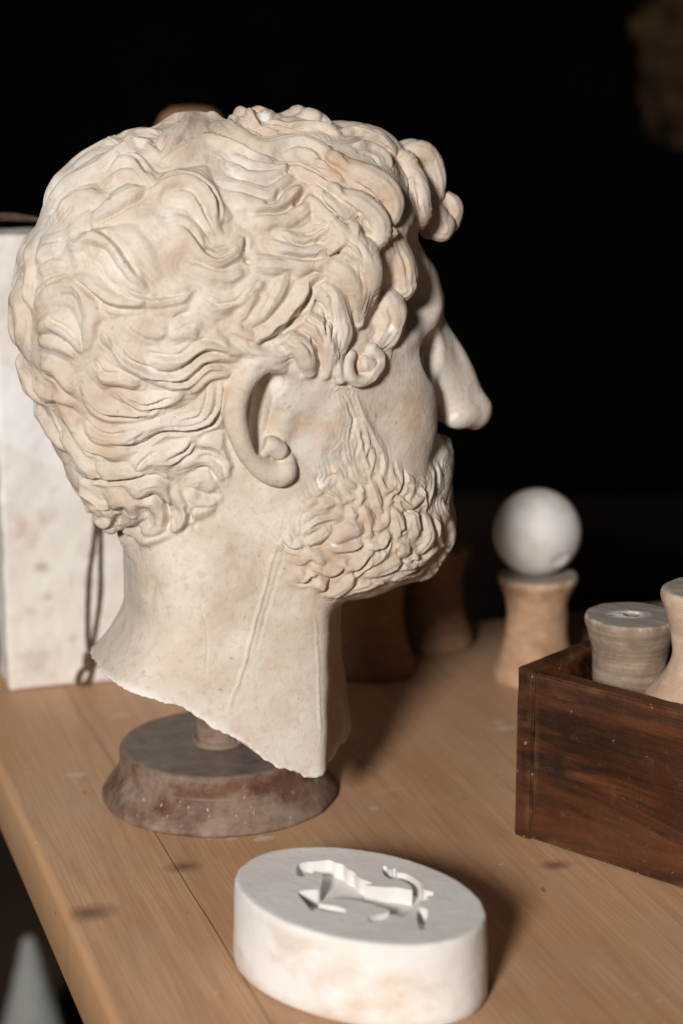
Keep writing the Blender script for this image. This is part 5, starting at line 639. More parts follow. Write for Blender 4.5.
# ================================================================= materials
def mat_bust():
    M = Mat('aged_plaster', .78, .2)
    base = M.ramp(M.noise(10, 6, .62), (.30, (.52, .42, .335)), (.44, (.62, .535, .45)), (.56, (.68, .62, .55)), (.72, (.71, .68, .63)))
    warm = M.ramp(M.noise(21, 7, .7, dist=.7), (.47, 0.), (.70, 1.))
    c = M.mix(M.math('MULTIPLY', warm, .4), base, (.50, .335, .215))
    cool = M.ramp(M.noise(14, 6, .68, co=M.mapped(loc=(5, 3, 1)), dist=.4), (.50, 0.), (.66, 1.))
    c = M.mix(M.math('MULTIPLY', cool, .6), c, (.70, .68, .63))
    c = M.mix(M.math('MULTIPLY', M.attr('tan'), .6), c, (.50, .345, .225))
    c = M.mix(M.math('MULTIPLY', M.attr('pale'), M.ramp(M.noise(34, 6, .7), (.32, .35), (.60, 1.))), c, (.735, .69, .62))
    fine = M.ramp(M.noise(230, 4, .65), (.36, 1.), (.46, 0.))
    c = M.mix(M.math('MULTIPLY', fine, .25), c, (.42, .29, .19))
    stk = M.ramp(M.noise(48, 5, .7, co=M.mapped(scale=(1, 1, .35), loc=(2, 4, 1))), (.60, 0.), (.72, 1.))
    c = M.mix(M.math('MULTIPLY', stk, .4), c, (.45, .30, .195))
    spk = M.ramp(M.noise(150, 2, .5, co=M.mapped(loc=(3, 1, 2))), (.25, 1.), (.29, 0.))
    c = M.mix(M.math('MULTIPLY', spk, .4), c, (.22, .15, .11))
    rub = M.ramp(M.noise(95, 3, .6, co=M.mapped(loc=(7, 1, 5))), (.70, 0.), (.76, 1.))
    c = M.mix(M.math('MULTIPLY', rub, .6), c, (.80, .77, .72))
    c = M.mix(M.attr('chip'), c, (.81, .795, .765))
    b = M.bump(M.noise(420, 4, .65), .3, .0009); b = M.bump(M.noise(80, 5, .65), .3, .0022, b)
    pit = M.ramp(M.noise(190, 2, .5, co=M.mapped(loc=(1, 6, 2))), (.24, 0.), (.31, 1.)); b = M.bump(pit, .25, .001, b)
    return M.out(c, b, M.ramp(M.noise(30, 4), (.3, .68), (.7, .88)))
def mat_slab():
    M = Mat('white_plaster_block', .9, .2)
    c = M.ramp(M.noise(14, 5, .6), (.3, (.68, .63, .58)), (.55, (.79, .765, .725)), (.75, (.82, .80, .775)))
    st = M.ramp(M.noise(26, 4, .55, co=M.mapped(loc=(1.3, 0, .4))), (.58, 0.), (.72, 1.))
    c = M.mix(M.math('MULTIPLY', st, .55), c, (.52, .36, .25))
    c = M.mix(M.attr('stain'), c, (.42, .33, .25)); c = M.mix(M.attr('chip'), c, (.83, .83, .83))
    b = M.bump(M.noise(130, 5, .6), .35, .002)
    return M.out(c, b)
def mat_medallion():
    M = Mat('cast_white_plaster', .85, .25)
    c = M.ramp(M.noise(16, 4), (.3, (.70, .68, .65)), (.5, (.78, .765, .745)), (.7, (.83, .82, .81)))
    st = M.ramp(M.noise(24, 5, .6, co=M.mapped(scale=(1, 1, 1.6), loc=(.31, .1, .2))), (.50, 0.), (.68, 1.))
    c = M.mix(M.math('MULTIPLY', M.math('MULTIPLY', st, M.attr('side')), .65), c, (.61, .46, .345)); rb = M.ramp(M.noise(70, 6, .7), (.58, 0.), (.72, 1.)); c = M.mix(M.math('MULTIPLY', rb, .3), c, (.60, .55, .49))
    b = M.bump(M.noise(300, 4, .6), .25, .0009); b = M.bump(M.noise(45, 5, .65), .35, .002, b)
    return M.out(c, b)
def mat_stand():
    M = Mat('worn_red_brown_stand', .6, .35)
    c = M.ramp(M.noise(46, 6, .68), (.36, (.090, .040, .027)), (.52, (.150, .078, .053)), (.68, (.235, .16, .12)))
    dust = M.ramp(M.noise(34, 7, .72, dist=.15, co=M.mapped(loc=(.5, .2, .9))), (.42, 0.), (.62, 1.))
    c = M.mix(M.math('MULTIPLY', dust, .55), c, (.37, .305, .245))
    for k, rt in enumerate(((.4, .9, .3), (1.3, .2, 1.1), (.8, 1.9, .5))):
        sn = M.noise(330, 1, .5, co=M.mapped(scale=(1, 1, .045), rot=rt)); sm = M.ramp(M.noise(30, 3, co=M.mapped(loc=(2 + k, 2, 1))), (.54, 0.), (.62, 1.))
        c = M.mix(M.math('MULTIPLY', M.math('MULTIPLY', M.ramp(sn, (.70, 0.), (.74, 1.)), sm), .75), c, (.52, .45, .40))
    spk = M.ramp(M.noise(210, 3, .6), (.69, 0.), (.74, 1.)); c = M.mix(M.math('MULTIPLY', spk, .4), c, (.55, .47, .41))
    c = M.mix(M.math('MULTIPLY', M.attr('top'), .75), c, M.ramp(M.noise(45, 4), (.3, (.15, .12, .105)), (.7, (.26, .22, .195))))
    b = M.bump(M.noise(160, 5, .6), .3, .0012)
    return M.out(c, b, M.ramp(dust, (0., .5), (1., .85)))
def wood(name, cols, along='X', gscale=1., rough=.5, stain=None, ring=46., spec=.35):
    M = Mat(name, rough, spec)
    sc_ = {'X': (.055, 1, 1), 'Y': (1, .055, 1), 'Z': (1, 1, .055)}[along]
    g = M.mapped(scale=sc_)
    n1 = M.noise(ring * gscale, 3, .5, co=g, dist=.5)
    lines = M.math('FRACT', M.math('MULTIPLY', n1, 6.0)); lines = M.ramp(lines, (0., .25), (.18, 1.), (.8, .75), (1., .25))
    fib = M.noise(900 * gscale, 2, .6, co=M.mapped(scale={'X': (.02, 1, 1), 'Y': (1, .02, 1), 'Z': (1, 1, .02)}[along]))
    big = M.noise(9, 4, .6, co=M.mapped(scale=tuple(.35 if v < 1 else 1 for v in sc_)))
    c = M.ramp(big, (.3, cols[0]), (.7, cols[1]))
    c = M.mix(M.math('MULTIPLY', M.math('SUBTRACT', 1., lines), cols[3]), c, cols[2])
    c = M.mix(M.math('MULTIPLY', M.ramp(fib, (.44, 1.), (.56, 0.)), .27), c, cols[2])
    return M, c, lines, fib
def mat_table():
    M, c, lines, fib = wood('pine_planks', ((.56, .315, .17), (.68, .425, .25), (.35, .17, .085), .42), 'Y', .8, .5, ring=30.)
    xyz = M.node('ShaderNodeSeparateXYZ'); M.inp(xyz.inputs[0], M.co); x, y = xyz.outputs[0], xyz.outputs[1]
    seams = None
    for px in (.0735,):
        w = M.math('ADD', x, M.math('MULTIPLY', M.math('SUBTRACT', M.noise(6, 2), .5), .004))
        d = M.math('ABSOLUTE', M.math('SUBTRACT', w, px)); f = M.ramp(M.math('MULTIPLY', d, 1000.), (.25, 1.), (.9, 0.))
        seams = f if seams is None else M.math('MAXIMUM', seams, f)
    # each plank has its own tone
    pk = M.math('FLOOR', M.math('MULTIPLY', M.math('SUBTRACT', x, .0735), 4.94)); wn = M.node('ShaderNodeTexWhiteNoise', noise_dimensions='1D'); M.inp(wn.inputs['W'], pk)
    c = M.mix(M.math('MULTIPLY', wn.outputs['Value'], .30), c, (.31, .165, .09))
    for kx, ky, rx, ry in ((.0136, -.2206, .009, .0065), (.0769, -.1776, .0065, .0045), (.2823, -.2433, .006, .004), (.15, .21, .006, .006), (.225, .02, .006, .005)):
        dx = M.math('DIVIDE', M.math('SUBTRACT', x, kx), rx); dy = M.math('DIVIDE', M.math('SUBTRACT', y, ky), ry)
        r = M.math('SQRT', M.math('ADD', M.math('POWER', dx, 2.), M.math('POWER', dy, 2.))); r = M.math('ADD', r, M.math('MULTIPLY', M.math('SUBTRACT', M.noise(140, 3), .5), 1.1))
        c = M.mix(M.math('MULTIPLY', M.ramp(M.math('MULTIPLY', r, .33), (.12, 1.), (.36, .55), (.7, 0.)), .8), c, (.14, .065, .03))
    c = M.mix(M.math('MULTIPLY', seams, .3), c, (.10, .045, .02))
    # the worn lighter edge band, plaster dust, a darker grey far right and white drops
    ed = M.ramp(M.math('MULTIPLY', M.math('ADD', x, M.math('MULTIPLY', M.math('SUBTRACT', M.noise(40, 3), .5), .004)), 100.), (.10, 1.), (.55, 0.)); c = M.mix(M.math('MULTIPLY', ed, .65), c, (.62, .36, .18))
    du = M.ramp(M.noise(7, 6, .7), (.48, 0.), (.75, 1.)); c = M.mix(M.math('MULTIPLY', du, .30), c, (.50, .41, .33))
    far = M.ramp(M.math('ADD', M.math('MULTIPLY', x, 1.6), M.math('MULTIPLY', y, .9)), (.30, 0.), (.75, 1.)); c = M.mix(M.math('MULTIPLY', far, .38), c, (.33, .245, .19))  # greyer and darker towards the far right
    for kx, ky, rx, ry, a_ in DUST:
        dx = M.math('DIVIDE', M.math('SUBTRACT', x, kx), rx); dy = M.math('DIVIDE', M.math('SUBTRACT', y, ky), ry)
        r = M.math('ADD', M.math('SQRT', M.math('ADD', M.math('POWER', dx, 2.), M.math('POWER', dy, 2.))), M.math('MULTIPLY', M.math('SUBTRACT', M.noise(170, 4, .6), .5), 2.2))
        c = M.mix(M.math('MULTIPLY', M.ramp(r, (.55, 1.), (.95, 0.)), a_), c, (.68, .62, .56))
    dr = M.ramp(M.noise(85, 2, .5, co=M.mapped(scale=(1, 1.4, 1))), (.715, 0.), (.74, 1.)); c = M.mix(M.math('MULTIPLY', dr, .55), c, (.66, .60, .53))
    dk = M.ramp(M.noise(120, 2, .5, co=M.mapped(scale=(1, .3, 1), loc=(4, 2, 0))), (.725, 0.), (.75, 1.)); c = M.mix(M.math('MULTIPLY', dk, .5), c, (.10, .05, .025))
    b = M.bump(lines, .10, .0006); b = M.bump(fib, .12, .0005, b); b = M.bump(M.math('SUBTRACT', 1., seams), .5, .0012, b)
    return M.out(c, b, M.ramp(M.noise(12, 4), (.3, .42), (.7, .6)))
def mat_box():
    M, c, lines, fib = wood('dark_stained_wood', ((.017, .006, .003), (.080, .025, .009), (.005, .0025, .0015), .8), 'X', .6, .42, ring=20., spec=.4)
    hi = M.ramp(M.noise(22, 5, .65, co=M.mapped(scale=(.16, 1, 1), loc=(.2, .1, .37)), dist=.5), (.48, 0.), (.68, 1.)); c = M.mix(M.math('MULTIPLY', hi, .8), c, (.175, .056, .019))
    dk = M.ramp(M.noise(30, 4, .6, co=M.mapped(scale=(.12, 1, 1), rot=(0, .14, 0), loc=(.6, .3, .1)), dist=.6), (.52, 0.), (.64, 1.)); c = M.mix(M.math('MULTIPLY', dk, .85), c, (.007, .0035, .002))
    xyz = M.node('ShaderNodeSeparateXYZ'); M.inp(xyz.inputs[0], M.co)
    for kx, kz in ((.030, .052),):
        dx = M.math('SUBTRACT', xyz.outputs[0], kx); dz = M.math('SUBTRACT', xyz.outputs[2], kz); r = M.math('SQRT', M.math('ADD', M.math('POWER', dx, 2.), M.math('POWER', dz, 2.)))
        r = M.math('ADD', M.math('MULTIPLY', r, 55.), M.math('MULTIPLY', M.math('SUBTRACT', M.noise(90, 3), .5), .5)); c = M.mix(M.ramp(r, (.12, .95), (.42, .35), (.75, 0.)), c, (.016, .007, .004))
    wr = M.attr('worn'); c = M.mix(M.math('MULTIPLY', wr, M.ramp(M.noise(70, 6, .75), (.40, .05), (.62, 1.))), c, (.20, .10, .052))
    c = M.mix(M.math('MULTIPLY', M.ramp(M.noise(120, 6, .75, co=M.mapped(scale=(.5, 1, 1))), (.56, 0.), (.70, 1.)), .35), c, (.19, .08, .036))
    sp = M.ramp(M.noise(210, 3, .6), (.69, 0.), (.73, 1.)); c = M.mix(M.math('MULTIPLY', sp, .6), c, (.46, .34, .25))
    b = M.bump(lines, .35, .001); b = M.bump(fib, .45, .0008, b); b = M.bump(M.noise(60, 6, .7), .6, .0025, b)
    return M.out(c, b, M.ramp(M.noise(25, 4), (.3, .36), (.7, .65)))
def mat_spool(name, a, b_, dirt, ringscale=1.):
    M = Mat(name, .75, .25)
    rings = M.noise(34, 5, .65, co=M.mapped(scale=(.5, .5, 9 * ringscale)))
    c = M.ramp(rings, (.32, a), (.66, b_))
    d = M.ramp(M.noise(38, 5, .65, co=M.mapped(loc=(.7, .1, .3))), (.5, 0.), (.72, 1.)); c = M.mix(M.math('MULTIPLY', d, .75), c, dirt); hz = M.ramp(M.noise(75, 6, .7, co=M.mapped(loc=(.2, .8, .5))), (.40, 1.), (.56, 0.)); c = M.mix(M.math('MULTIPLY', hz, .4), c, dirt)
    p = M.ramp(M.noise(230, 3, .6), (.70, 0.), (.74, 1.)); c = M.mix(M.math('MULTIPLY', p, .5), c, (.75, .7, .63))
    c = M.mix(M.math('MULTIPLY', M.attr('rim'), M.ramp(M.noise(110, 4, .6), (.42, 0.), (.6, .8))), c, (.66, .58, .48))
    c = M.mix(M.math('MULTIPLY', M.attr('top'), .8), c, (.34, .315, .285))
    c = M.mix(M.math('MULTIPLY', M.attr('mark'), M.ramp(M.noise(160, 4, .6), (.38, 0.), (.5, 1.))), c, (.80, .77, .72))
    b = M.bump(rings, .3, .001); b = M.bump(M.noise(120, 5, .65), .5, .0016, b)
    return M.out(c, b)
def mat_simple(name, a, b_, scale=20, rough=.8, bump=.2, dist=.001, bs=150, spec=.3):
    M = Mat(name, rough, spec); c = M.ramp(M.noise(scale, 5, .6), (.32, a), (.68, b_))
    return M.out(c, M.bump(M.noise(bs, 4, .6), bump, dist))
def put_attr(me, name, arr):
    a = me.attributes.new(name, 'FLOAT', 'POINT'); a.data.foreach_set('value', np.asarray(arr, np.float32))
def coords(me):
    a = np.empty(len(me.vertices) * 3, np.float32); me.vertices.foreach_get('co', a); return a.reshape(-1, 3).astype(float)
# ================================================================= the bust
YAW = math.radians(18)
BUST_AT = (-.068, 1.165, .254)
def build_bust():
    g = base_field(VOX, CURLS, CARVES); D, ax = finish(g); V, F = surface_nets(D, ax); E = edges_of(F); del D
    V = smooth(V, E, 2); Vs = smooth(V, E, 6); N = normals(Vs, F)
    mask, lock, H, G, cut = carve(Vs, N, STROKES, HAIR_EDGE, BEARD_EDGE)
    bd = (inpoly(Vs[:, 0], Vs[:, 2], BEARD_EDGE) < 6) * 1.; bd = smooth(bd[:, None], E, 6)[:, 0]
    d = mask * (.5 + (.76 - .16 * bd) * lock + (.66 - .15 * bd) * H + (.37 + .2 * bd) * G + 1.1 * vnoise(Vs, 1 / 17., 11)) - 1.45 * cut
    d = d + .5 * vnoise(Vs, 1 / 14., 1) + .25 * vnoise(Vs, 1 / 5., 2) * (.4 + .6 * mask)
    d = smooth(d[:, None], E, 1, .5)
    V = V + N * d; N = normals(V, F)
    # where it is rubbed pale, stained tan (front curls and cheek partly painted shade), or chipped to fresh white plaster
    n1 = vnoise(V, 1 / 9., 5) * .6 + vnoise(V, 1 / 3.5, 6) * .4; n2 = vnoise(V, 1 / 22., 7); n3 = vnoise(V, 1 / 3.2, 8) + .5 * vnoise(V, 1 / 1.5, 9)
    def blob(c, r, soft=.6):
        if soft < .5: return np.clip((1 - np.linalg.norm((V - np.array(c)) / np.array(r), axis=1) + .55 * n3) / .3, 0, 1)
        return np.clip((1 - np.linalg.norm((V - np.array(c)) / np.array(r), axis=1) + (.25 + soft * .5) * n1) / soft, 0, 1)
    pale = np.zeros(len(V)); tan = np.zeros(len(V)); chip = np.zeros(len(V))
    for c, r in PALE: pale = np.maximum(pale, blob(c, r, 1.))
    for c, r in TAN: tan = np.maximum(tan, blob(c, r, 1.))
    for c, r in CHIPS: chip = np.maximum(chip, blob(c, r, .35))
    zc = np.interp(V[:, 0], [-100, -84, -45, -8, 10, 25, 45, 70, 95], CUTZ)
    lo = vnoise(V, 1 / 30., 12) + .5 * n1; wd = np.clip(2.2 + 5 * (lo + .15) + 1.5 * n3, .2, 12); chip = np.maximum(chip, np.clip(1.25 - (V[:, 2] - zc) / wd, 0, 1) * .85)
    A, (y0, z0) = None, (0, 0)
    # regions: hair, beard, ears, neck, face
    M = V.copy(); M[:, 1] = -np.abs(M[:, 1])
    sh = inpoly(M[:, 0], M[:, 2], HAIR_EDGE); sb = inpoly(M[:, 0], M[:, 2], BEARD_EDGE)
    reg = np.where(M[:, 2] < np.interp(M[:, 0], [-60, 0, 40, 90], [-30, -44, -80, -118]), 1, 0)
    reg = np.where(sb < 0, 2, reg); reg = np.where(sh < 0, 3, reg)
    P = catmull(np.array(EAR_PATH, float), 3.); near = np.full(len(V), 1e9)
    for q in P: near = np.minimum(near, ((M - q[:3]) ** 2).sum(1) - (q[3] + 1.2) ** 2)
    inside = inpoly(M[:, 0], M[:, 2], [(p[0], p[2]) for p in P])
    ear = (near < 0) | ((inside < 0) & (M[:, 1] < -48))
    reg = np.where(ear, 4, reg)
    fr = np.max(reg[F], axis=1) if False else reg[F[:, 0]]
    root = empty('plaster_bust', BUST_AT, YAW)
    tag(root, 'aged cream plaster head of a bearded curly-haired man on a round stand', 'bust')
    mat = mat_bust()
    def sub(name, fm):
        f = F[fm]; ids, inv = np.unique(f, return_inverse=True)
        me = mesh_from(name, V[ids] * MMS, inv.reshape(f.shape))
        for nm, arr in (('pale', pale), ('tan', tan), ('chip', chip)): put_attr(me, nm, arr[ids])
        o = link(name, me, root, mat); me.normals_split_custom_set_from_vertices(N[ids].tolist()); return o
    sub('face', fr == 0); sub('neck', fr == 1); sub('beard', fr == 2); sub('hair', fr == 3)
    yc = V[F[:, 0], 1]
    sub('ear', (fr == 4) & (yc < 0)); sub('ear', (fr == 4) & (yc >= 0))
    return root
# ================================================================= turned things
def lathe(name, prof, seg=96, wob=0., seed=0, seamless=True):
    # prof: (r, z) in mm from the foot up; closed at both ends
    pr = []
    for (r0, z0), (r1, z1) in zip(prof[:-1], prof[1:]):
        n = max(1, int(math.hypot(r1 - r0, z1 - z0) / 1.5))
        for i in range(n): pr.append((r0 + (r1 - r0) * i / n, z0 + (z1 - z0) * i / n))
    pr.append(prof[-1]); pr = np.array(pr); a = np.arange(seg) / seg * 2 * math.pi
    V = np.stack([pr[:, 0][:, None] * np.cos(a), pr[:, 0][:, None] * np.sin(a), np.repeat(pr[:, 1][:, None], seg, 1)], -1).reshape(-1, 3)
    if wob:
        rr = np.linalg.norm(V[:, :2], axis=1, keepdims=True); V[:, :2] *= 1 + wob * vnoise(V, 1 / 9., seed)[:, None] / np.maximum(rr, 8); V[:, 2] += wob * .5 * vnoise(V, 1 / 8., seed + 3) * (V[:, 2] > 1)
    k = len(pr); i = np.arange(k - 1)[:, None] * seg; j = np.arange(seg)[None]; j2 = (j + 1) % seg
    F = np.stack([i + j, i + j2, i + seg + j2, i + seg + j], -1).reshape(-1, 4)
    return V, F
def bez(pts, step=1.5): return [tuple(p) for p in catmull(np.array(pts, float), step)]
SPOOL = [(0, 0), (30, 0)] + bez([(32, 1.5), (31, 8), (26, 22), (22.5, 40), (22.5, 56), (25, 67), (28.6, 74)]) + bez([(29.2, 75.5), (29.3, 78), (28.4, 80)]) + [(4, 80.3), (3.2, 77), (0, 77)]
def spool_mesh(name, prof, mat, seed=0, wob=.5, mark=False):
    V, F = lathe(name, prof, 96, wob, seed); me = mesh_from(name, V * MMS, F); me.materials.append(mat)
    zt = max(p[1] for p in prof); rt = max(p[0] for p in prof if p[1] > zt - 6); r = np.linalg.norm(V[:, :2], axis=1)
    put_attr(me, 'top', (V[:, 2] > zt - 1.2) & (r < rt - 1.6)); put_attr(me, 'rim', np.clip(1 - np.hypot(r - rt, V[:, 2] - zt) / 4., 0, 1))
    put_attr(me, 'mark', np.clip((1 - np.hypot((V[:, 0] + 2) / 15, (V[:, 1] + 1) / 10)) * 2, 0, 1) * (V[:, 2] > zt - 1.2) if mark else np.zeros(len(V)))
    return me
# ================================================================= table, floor, wall
def build_setting():
    e = np.array([-.31709, .94839]); n = np.array([.94839, .31709])
    rz = math.atan2(n[1], n[0])
    M_t = mat_table()
    # table top with eased edges: local x from the left edge, local y along it, z = 0 on top
    bm = bmesh.new(); x0, x1, y0, y1, th = 0., 1.0, -.9, .215, .046
    prof = [(0, -th + .004), (0, -.006)] + [(.006 - .006 * math.cos(a), -.006 + .006 * math.sin(a)) for a in np.linspace(.2, math.pi / 2, 6)]
    prof += [(x1 - .006 + .006 * math.sin(a), -.006 + .006 * math.cos(a)) for a in np.linspace(0, math.pi / 2, 6)] + [(x1, -th + .004), (x1 - .004, -th), (.004, -th)]
    ys = [y0, y0 + .003] + list(np.linspace(y0 + .05, y1 - .05, 40)) + [y1 - .003, y1]
    rings = [[bm.verts.new((px, y, pz)) for px, pz in prof] for y in ys]
    for A, B in zip(rings[:-1], rings[1:]):
        for i in range(len(prof)): bm.faces.new((A[i], A[(i + 1) % len(prof)], B[(i + 1) % len(prof)], B[i]))
    bm.faces.new(rings[0]); bm.faces.new(rings[-1][::-1]); bmesh.ops.recalc_face_normals(bm, faces=bm.faces)
    me = bm_mesh('tabletop', bm, False)
    for p in me.polygons: p.use_smooth = abs(p.normal.y) < .5
    root = empty('wooden_table', (-.221, 1.217, 0), rz); tag(root, 'light brown pine plank table that everything stands on, its left edge rounded', 'table')
    top = link('tabletop', me, root, M_t)
    bm = bmesh.new()
    ml = mat_simple('table_leg_wood', (.16, .08, .04), (.25, .14, .08), 12, .6)
    for lx in (.30, .92):
        for ly in (-.82, .14):
            b = bmesh.new(); bmesh.ops.create_cube(b, size=1.); bmesh.ops.scale(b, vec=(.06, .06, .70), verts=b.verts); bmesh.ops.translate(b, vec=(lx, ly, -.3975), verts=b.verts)
            bmesh.ops.bevel(b, geom=b.edges[:], offset=.004, segments=2, affect='EDGES'); link('leg', bm_mesh('leg', b, False), root, ml)
    bm.free()
    fl = mat_simple('dark_floor', (.030, .018, .011), (.065, .040, .026), 3, .7, .1)
    bm = bmesh.new(); bmesh.ops.create_grid(bm, x_segments=8, y_segments=8, size=5.); o = link('floor', bm_mesh('floor', bm, False), None, fl); o.location = (0, 3., -.7475); o['kind'] = 'structure'
    wl = mat_simple('dark_wall', (.0030, .0027, .0025), (.0045, .004, .0037), 3, .95, .1, spec=.0)
    bm = bmesh.new(); bmesh.ops.create_cube(bm, size=1.); bmesh.ops.scale(bm, vec=(10, .2, 4.2), verts=bm.verts); o = link('wall', bm_mesh('wall', bm, False), None, wl); o.location = (0, 5.2, 1.35); o['kind'] = 'structure'
# ================================================================= stand, slab, medallion, box
def build_stand():
    M_s = mat_stand(); root = empty('bust_stand', (-.077, 1.188, 0)); tag(root, 'round red-brown turned stand with dusty scratched sides under the plaster head', 'stand')
    prof = [(0, 0), (73, 0)] + bez([(74, 1), (74.3, 3), (72.3, 6.5), (67.5, 13.5), (63.7, 19.3)]) + [(62.9, 20.2), (62.6, 30)] + bez([(62.5, 31), (62, 32.6)]) + bez([(61.3, 33.3), (60, 34)]) + [(0, 34)]
    V, F = lathe('base', prof, 192, .5, 3); me = mesh_from('base_disc', V * MMS, F); put_attr(me, 'top', (V[:, 2] > 33.2) & (np.linalg.norm(V[:, :2], axis=1) < 61.8)); link('base_disc', me, root, M_s)
    V, F = lathe('peg', [(0, 34.2), (17, 34.2)] + bez([(17.4, 35.5), (15.6, 38), (14.6, 44), (14.5, 120)]) + [(13, 146), (0, 147)], 64, .4, 4); me = mesh_from('peg', V * MMS, F); put_attr(me, 'top', np.zeros(len(V))); link('peg', me, root, M_s)
def build_slab():
    a = math.atan2(24, 77); W, T, Hh = .200, .050, .331
    n = (50, 16, 84); bm = bmesh.new()
    # rounded block as a dense box, chipped along its edges
    ux, uy, uz = [np.linspace(0, 1, k) for k in n]
    V = []; F = []
    def face(o, du, dv, nu, nv):
        b = len(V)
        for i in range(nu):
            for j in range(nv): V.append(np.array(o) + np.array(du) * i / (nu - 1) + np.array(dv) * j / (nv - 1))
        for i in range(nu - 1):
            for j in range(nv - 1): F.append((b + i * nv + j, b + (i + 1) * nv + j, b + (i + 1) * nv + j + 1, b + i * nv + j + 1))
    w, t, h = W * 1000, T * 1000, Hh * 1000
    face((0, 0, 0), (w, 0, 0), (0, 0, h), 100, 160); face((w, t, 0), (-w, 0, 0), (0, 0, h), 100, 160); face((0, t, 0), (0, -t, 0), (0, 0, h), 30, 160); face((w, 0, 0), (0, t, 0), (0, 0, h), 30, 160)
    face((0, 0, h), (w, 0, 0), (0, t, 0), 100, 30); face((0, t, 0), (w, 0, 0), (0, -t, 0), 100, 30)
    V = np.array(V); c = np.clip(V, [4, 4, 4], [w - 4, t - 4, h - 4]); dv = V - c; l = np.linalg.norm(dv, axis=1, keepdims=True); V2 = np.where(l > 0, c + dv / np.maximum(l, 1e-6) * 4, V)
    nz = vnoise(V2, 1 / 18., 3) * .9 + vnoise(V2, 1 / 6., 4) * .4; dirn = dv / np.maximum(l, 1e-6); V3 = V2 + dirn * (nz[:, None] - .4); V3[:, 2] = np.maximum(V3[:, 2], 0)
    me = mesh_from('plaster_slab', V3 * MMS, F)
    b2 = bmesh.new(); b2.from_mesh(me); bmesh.ops.remove_doubles(b2, verts=b2.verts, dist=2e-5); b2.normal_update(); b2.to_mesh(me); b2.free()
    P = coords(me) * 1000; st = np.zeros(len(P)); ch = np.zeros(len(P)); q = vnoise(P, 1 / 4., 9) * .35
    for x, z, r, s in ((30, 128, 6, .5), (27, 93, 7, .75), (31, 71, 5, .5), (19, 60, 5, .45), (34, 132, 9, .25), (18, 24, 14, .35), (48, 36, 4, .45), (64, 100, 7, .5), (60, 80, 9, .3), (20, 300, 10, .2)):
        st = np.maximum(st, s * np.clip(1.3 * (1 - np.hypot(P[:, 0] - x, P[:, 2] - z) / r + q), 0, 1))
    poly = [(-5, 252), (12, 236), (40, 232), (60, 215), (52, 178), (44, 162), (30, 170), (8, 184), (-5, 190)]
    ch = np.clip(.5 - inpoly(P[:, 0] + 2 * vnoise(P, 1 / 7., 2), P[:, 2] + 2 * vnoise(P, 1 / 7., 8), poly) / 1.5, 0, 1) * (P[:, 1] < 3)
    ch = np.maximum(ch, np.clip(.5 - inpoly(P[:, 0], P[:, 2], [(-5, 158), (2, 150), (8, 143), (-5, 141)]) / 1.2, 0, 1) * (P[:, 1] < 3))
    put_attr(me, 'stain', st); put_attr(me, 'chip', ch)
    o = link('plaster_slab', me, None, mat_slab()); o.location = (-.242, 1.378, 0); o.rotation_euler = (0, 0, a)
    tag(o, 'tall white plaster block with stained face standing behind the head at the left', 'plaster block')
    # cord looped over the block
    M_c = mat_simple('brown_cord', (.07, .04, .03), (.17, .105, .075), 300, .85, .5, .0006, 900)
    def tube(pts, r, name, parent):
        P = catmull(np.array(pts, float), 2.); k = len(P); T_ = np.gradient(P, axis=0); T_ /= np.linalg.norm(T_, axis=1, keepdims=True); U = np.cross(T_, [.13, .9, .4]); U /= np.linalg.norm(U, axis=1, keepdims=True); Wv = np.cross(T_, U); s = 10
        tw = np.arange(k) * .5; an = np.arange(s) / s * 2 * math.pi
        rr = r * (1 + .1 * np.cos(2 * (an[None] + tw[:, None])))
        VV = P[:, None] + rr[..., None] * (np.cos(an)[None, :, None] * U[:, None] + np.sin(an)[None, :, None] * Wv[:, None])
        i = np.arange(k - 1)[:, None] * s; j = np.arange(s)[None]; FF = np.stack([i + j, i + (j + 1) % s, i + s + (j + 1) % s, i + s + j], -1).reshape(-1, 4)
        return link(name, mesh_from(name, VV.reshape(-1, 3) * MMS, FF), parent, M_c)
    root = empty('cord', (-.242, 1.378, 0), a); tag(root, 'thin brown cord looped over the white plaster block and knotted near its foot', 'cord')
    top = [(-26, 30, h + 5), (-8, 24, h + 9), (14, 20, h + 12), (34, 16, h + 9), (52, 8, h + 3.5), (64, -1.5, h - 4), (68, -4, h - 20)]
    tube(top + [(70, -4, 250), (69, -3.5, 180), (66, -3.5, 120), (60, -3.5, 80), (58, -3.5, 40), (58.5, -4, 27)], 1.2, 'strand', root)
    tube([(-26, 34, h + 4), (-6, 30, h + 8), (16, 24, h + 9), (40, 20, h + 7), (58, 8, h + 3), (67, -1.5, h - 5), (71, -4, h - 22), (73, -4, 250), (72, -3.5, 180), (70, -3.5, 120), (68, -3.5, 70), (63, -3.5, 40), (59.5, -4, 27)], 1.2, 'strand', root)
    tube([(-26, 30, h + 5), (-34, 34, h - 2), (-30, 40, h + 2), (-26, 34, h + 4)], 1.5, 'strand', root)
    tube([(56, -4, 24), (60, -7, 26), (61, -4, 22), (57, -2, 21), (56, -6, 18), (60, -7, 19), (61, -3, 16), (57, -4, 13)], 2.1, 'knot', root)
    tube([(58, -5, 18), (52, -5, 13), (49, -6, 6), (53, -7, 3), (58, -6, 8), (60, -5, 16)], 1.4, 'loop', root)
